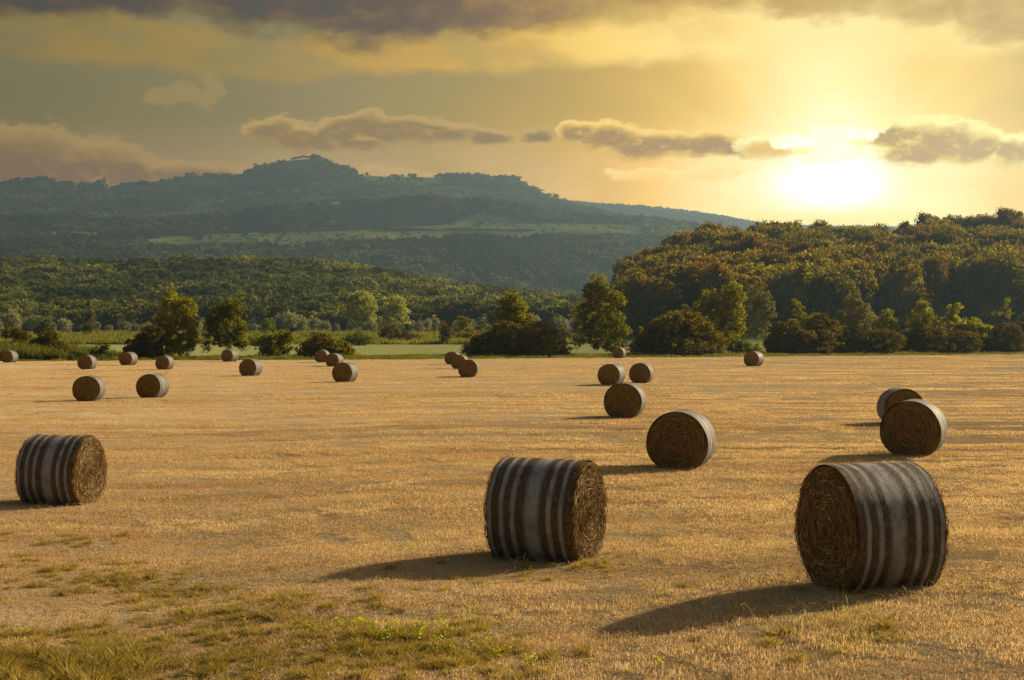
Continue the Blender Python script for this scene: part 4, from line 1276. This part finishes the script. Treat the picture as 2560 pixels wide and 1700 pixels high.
# ------------------------------------------------------------------ stubble, grass, weeds, reeds
def blade_patch(name, mat, n, size, h, w, seed, lean=.5, tint=(.5, .22), clumps=0):
    r = np.random.default_rng(seed); g = Geo()
    if clumps:
        c = r.uniform(-size / 2, size / 2, (clumps, 2)); k = r.integers(0, clumps, n)
        xy = c[k] + r.normal(0, size * .05, (n, 2)); ct = r.normal(0, .12, clumps)[k]
    else: xy = r.uniform(-size / 2, size / 2, (n, 2)); ct = 0
    hh = r.uniform(h[0], h[1], n) * r.uniform(.5, 1, n)
    an = r.uniform(0, 6.28, n); ln = np.abs(r.normal(0, lean, n))
    dr = np.stack([np.cos(an) * ln, np.sin(an) * ln, np.ones(n)], 1); dr /= np.linalg.norm(dr, axis=1)[:, None]
    a2 = r.uniform(0, 6.28, n); ww = r.uniform(w * .6, w * 1.3, n)
    sd_ = np.stack([np.cos(a2) * ww, np.sin(a2) * ww, np.zeros(n)], 1)
    b = np.stack([xy[:, 0], xy[:, 1], np.full(n, -.01)], 1)
    m_ = b + dr * hh[:, None] * .55; t = b + dr * hh[:, None] + np.stack([np.cos(an), np.sin(an), -.3 * np.ones(n)], 1) * (hh * ln * .35)[:, None]
    V = np.stack([b - sd_, b + sd_, m_ + sd_ * .8, m_ - sd_ * .8, t + sd_ * .25, t - sd_ * .25], 1)
    k6 = np.arange(n)[:, None] * 6
    g.add(V.reshape(-1, 3), Q=np.concatenate([k6 + [0, 1, 2, 3], k6 + [3, 2, 4, 5]]), A=np.repeat(np.clip(r.normal(*tint, n) + ct, 0, 1), 6))
    return g.mesh(name, M[mat])


def rand_rot(r, n): return np.stack([np.zeros(n), np.zeros(n), r.uniform(0, 6.28, n)], 1)


r = np.random.default_rng(5)
stp = [blade_patch('stubble_patch', 'stubble', 1500, 1.0, (.02, .065), .003, 200 + k, .8, (.5, .34), 0 if k < 2 else 90) for k in range(4)]
pts = []; scl = []
for d0, d1, sc_, zs in ((10.5, 24, .85, 1.0), (24, 42, 1.25, .8), (42, 75, 2.0, .52), (75, 125, 3.4, .34), (125, 216, 5.5, .22)):
    step = sc_ * (.64 if d1 < 50 else .72)
    ys = np.arange(d0, d1, step)
    for y in ys:
        hw = .40 * y + 2
        xs = np.arange(-hw, hw, step)
        xx = xs + r.uniform(-.3, .3, len(xs)) * step; yy = y + r.uniform(-.3, .3, len(xs)) * step
        ok = yy < y_edge(xx) - 1; xx = xx[ok]; yy = yy[ok]
        keep = fbm(xx / 1.7, yy / .8, 61, 3) + .35 * fbm(xx / 9, yy / 1.6, 63, 2) > (-.6 if y < 42 else -.4)
        xx = xx[keep]; yy = yy[keep]
        v = np.clip(1 + .9 * fbm(xx / 1.4, yy / .9, 71, 3) + .8 * fbm(xx / 30, (yy + .06 * xx) / 1.5, 73, 2), .3, 2.0)
        pts.append(np.stack([xx, yy, field_z(xx, yy)], 1)); scl.append(np.stack([np.full(len(xx), sc_), np.full(len(xx), sc_), sc_ * zs * v], 1))
pts = np.concatenate(pts); scl = np.concatenate(scl)
pts[:, 2] += rough(pts[:, 0], pts[:, 1])
print('stubble patches', len(pts))
gn_scatter('stubble', pts, rand_rot(r, len(pts)), scl, r.integers(0, 4, len(pts)), stp, 'short dry golden stubble and straw covering the mown field')


def relief(x, y): return field_z(x, y) + rough(x, y)


# loose pale straws left lying on the stubble
def litter_patch(seed):
    r2 = np.random.default_rng(seed); g = Geo()
    for _ in range(34):
        a = r2.uniform(0, 6.28); L = r2.uniform(.05, .20); c = np.array([r2.uniform(-.6, .6), r2.uniform(-.6, .6), r2.uniform(.02, .06)])
        dv = np.array([math.cos(a), math.sin(a), r2.normal(0, .15)]) * L; w = np.array([-math.sin(a), math.cos(a), 0]) * r2.uniform(.002, .004)
        m_ = c + dv * .5 + np.array([0, 0, r2.uniform(0, .02)])
        up = np.array([0, 0, .003])
        g.add([c - w, c + w, m_ + w + up, m_ - w + up, c + dv + w, c + dv - w], Q=[(0, 1, 2, 3), (3, 2, 4, 5)], A=r2.uniform(.55, 1))
    return g.mesh('loose_straws', M['strand'])


bx_, by_ = [], []
for o in [o for o in COL.objects if o.name.startswith('hay_bale') and o.location.y < 62]:
    a = r.uniform(0, 6.28, 26); q_ = r.uniform(.55, 1.15, 26)
    bx_.append(o.location.x + np.cos(a) * q_); by_.append(o.location.y + np.sin(a) * q_)
bx_ = np.concatenate(bx_); by_ = np.concatenate(by_)
lx = r.uniform(-1, 1, 620); ly = 11 + 44 * r.uniform(0, 1, 620) ** 1.6; lx = lx * (.40 * ly + 1)
lx = np.concatenate([lx, bx_]); ly = np.concatenate([ly, by_]); nl_ = len(lx)
gn_scatter('straw_litter', np.stack([lx, ly, field_z(lx, ly) + rough(lx, ly)], 1), rand_rot(r, nl_), np.stack([r.uniform(.8, 1.4, nl_)] * 3, 1), r.integers(0, 4, nl_), [litter_patch(k) for k in range(4)], 'loose pale straws lying over the stubble')

# greener tufts, densest toward the lower left and along a diagonal streak
def tussock(seed, n=420):
    r2 = np.random.default_rng(seed); g = Geo()
    rd = np.abs(r2.normal(0, .13, n)); a = r2.uniform(0, 6.28, n); el_ = r2.uniform(.8, 1.6)
    bx, by = rd * np.cos(a) * el_, rd * np.sin(a)
    h = (.035 + .12 * np.exp(-(rd / .13) ** 2)) * r2.uniform(.5, 1.1, n)
    ln = .25 + rd * 2.5
    b = np.stack([bx, by, np.full(n, -.01)], 1); a2 = a + r2.normal(0, .7, n)
    o_ = np.stack([np.cos(a2) * ln, np.sin(a2) * ln, np.ones(n)], 1) * h[:, None]
    w = r2.uniform(.0018, .004, n); a3 = r2.uniform(0, 6.28, n); sd_ = np.stack([np.cos(a3) * w, np.sin(a3) * w, np.zeros(n)], 1)
    m_ = b + o_ * .55; t = b + o_ + np.stack([np.cos(a2), np.sin(a2), -.5 * np.ones(n)], 1) * (h * ln * .5)[:, None]
    V = np.stack([b - sd_, b + sd_, m_ + sd_ * .8, m_ - sd_ * .8, t + sd_ * .25, t - sd_ * .25], 1)
    k6 = np.arange(n)[:, None] * 6
    g.add(V.reshape(-1, 3), Q=np.concatenate([k6 + [0, 1, 2, 3], k6 + [3, 2, 4, 5]]), A=np.repeat(np.clip(r2.normal(.5, .25, n), 0, 1), 6))
    return g.mesh('grass_tuft', M['green'])


gtp = [tussock(220 + k) for k in range(5)]


def ground_at(X, Y):
    d = CAMZ * F / (Y - HY)
    for _ in range(12):
        x = (X - CX) / F * d; d = (CAMZ - float(field_z(x, d))) * F / (Y - HY)
    return (X - CX) / F * d, d


P_ = []; S_ = []
tx, ty = [], []
for (X, Y, sx, sy, n) in ((60, 1560, 170, 60, 200), (250, 1500, 180, 30, 90), (350, 1360, 90, 14, 60), (470, 1420, 120, 20, 60), (640, 1400, 100, 16, 30), (150, 1330, 130, 18, 70), (800, 1460, 80, 20, 70),
                          (950, 1490, 130, 22, 90), (1080, 1530, 120, 25, 80), (560, 1500, 160, 24, 70), (700, 1550, 160, 22, 70), (220, 1250, 160, 24, 40), (1400, 1300, 80, 10, 24), (1180, 1330, 60, 8, 16),
                          (1850, 1380, 200, 70, 40), (400, 1450, 200, 60, 80), (900, 1420, 260, 60, 60), (330, 1540, 150, 30, 90)):
    for _ in range(int(n * .85)):
        a, b = X + r.normal() * sx, Y + r.normal() * sy
        if b < 1180 or b > 1640: continue
        x_, y_ = ground_at(a, b); tx.append(x_); ty.append(y_)
tx = np.array(tx); ty = np.array(ty)
P_ = np.stack([tx, ty, relief(tx, ty)], 1)
s_ = r.uniform(.35, 1.2, len(tx)) ** 1.1 * np.where((tx < -3.7) & (ty < 14.8), 1.6, .85)
gn_scatter('grass_tufts', P_, rand_rot(r, len(tx)), np.stack([s_, s_, s_ * r.uniform(.4, .95, len(tx))], 1), r.integers(0, 5, len(tx)), gtp, 'soft yellow-green grass tufts growing through the stubble')

# bright broad-leaved weeds


def weed_patch(seed):
    r2 = np.random.default_rng(seed); g = Geo(); n = 46
    th = r2.uniform(0, 6.28, n); rd = r2.uniform(.0, .12, n); C = np.stack([np.cos(th) * rd, np.sin(th) * rd, r2.uniform(.02, .17, n)], 1)
    leaves(g, C, .045, None, r2, r2.uniform(0, 1, n), .6)
    for i in range(8):
        j = r2.integers(n); tube(g, [(C[j, 0] * .2, C[j, 1] * .2, 0), C[j]], [.003, .002], 4, .2)
    return g.mesh('weed_plant', M['weed'])


wx, wy = [], []
for (X, Y, sx, sy, n) in ((820, 1448, 25, 8, 26), (900, 1475, 30, 8, 20), (1000, 1455, 35, 10, 22), (1090, 1500, 40, 14, 30), (1140, 1520, 25, 10, 14), (1240, 1545, 15, 8, 8), (1260, 1520, 10, 6, 5), (940, 1470, 120, 20, 20), (40, 1480, 20, 10, 6), (1380, 1550, 60, 10, 8)):
    for _ in range(int(n * .35)):
        x_, y_ = ground_at(X + r.normal() * sx, min(Y + r.normal() * sy, 1600)); wx.append(x_); wy.append(y_)
wx = np.array(wx); wy = np.array(wy); s_ = r.uniform(.3, .72, len(wx))
gn_scatter('weeds', np.stack([wx, wy, relief(wx, wy) + .02], 1), rand_rot(r, len(wx)), np.stack([s_] * 3, 1), r.integers(0, 3, len(wx)), [weed_patch(k) for k in range(3)], 'bright green broad-leaved weeds along a streak in the foreground stubble')

# grass verge along the far edge, reeds at its left end, rough grass in the meadow
vp = [blade_patch('verge_patch', 'verge', 420, 2.2, (.25, .7), .022, 240 + k, .4, (.5, .25), 30) for k in range(3)]
x = r.uniform(-95, 120, 1500); y = y_edge(x) + r.uniform(-1.0, 9, 1500) + .8 * fbm(x / 5, x * 0, 4, 2)
s_ = r.uniform(.6, 1.1, len(x)) * np.clip(.55 + (y - y_edge(x)) / 9, .5, 1.1)
gn_scatter('verge_grass', np.stack([x, y, gz(x, y)], 1), rand_rot(r, len(x)), np.stack([s_] * 3, 1), r.integers(0, 3, len(x)), vp, 'rough green grass strip along the far edge of the field')
rp = [blade_patch('reed_patch', 'reed', 300, 2.0, (1.0, 2.3), .035, 250 + k, .18, (.5, .25), 14) for k in range(3)]
X = np.concatenate([r.uniform(-120, 175, 520), r.uniform(170, 290, 110)]); off = r.uniform(2, 22, len(X))
x = (X - CX) / F * 178; y = y_edge(x) + off
hz = np.interp(X, [-120, 0, 60, 140, 180, 290], [1.1, 1.0, 1.05, .8, .5, .42]) * r.uniform(.7, 1.1, len(X))
gn_scatter('reeds', np.stack([x, y, gz(x, y)], 1), rand_rot(r, len(x)), np.stack([np.ones(len(x)), np.ones(len(x)), hz], 1), r.integers(0, 3, len(x)), rp, 'tall yellow-green reeds and grasses at the left end of the field edge')
mp = [blade_patch('meadow_patch', 'verge', 260, 6, (.5, 1.3), .09, 260 + k, .3, (.6, .25), 22) for k in range(3)]
d = r.uniform(330, 560, 2600); X = r.uniform(-150, 1420, 2600)
x = (X - CX) / F * d; keep = fbm(x / 60, d / 9, 77, 3) > -.05; x = x[keep]; d = d[keep]
gn_scatter('meadow_grass', np.stack([x, d, gz(x, d)], 1), rand_rot(r, len(x)), np.stack([np.ones(len(x))] * 2 + [r.uniform(.5, 1.6, len(x))], 1), r.integers(0, 3, len(x)), mp, 'rough tall green grass in the meadow below the ridge')

# ------------------------------------------------------------------ haze
def haze():
    m = bpy.data.materials.new('haze'); m.use_nodes = True; t = m.node_tree; t.nodes.clear()
    v = t.nodes.new('ShaderNodeVolumePrincipled'); o = t.nodes.new('ShaderNodeOutputMaterial')
    v.inputs['Color'].default_value = (.25, .39, .52, 1); v.inputs['Density'].default_value = HAZE_D
    v.inputs['Anisotropy'].default_value = .58
    t.links.new(v.outputs[0], o.inputs['Volume'])
    g = Geo(); box(g, -7200, 7200, -1800, 7600, -11, 548)
    h = obj('haze', g.mesh('haze', m)); tag(h, 'thin blue-grey evening haze over the whole valley', 'haze', None, 'stuff')


haze()
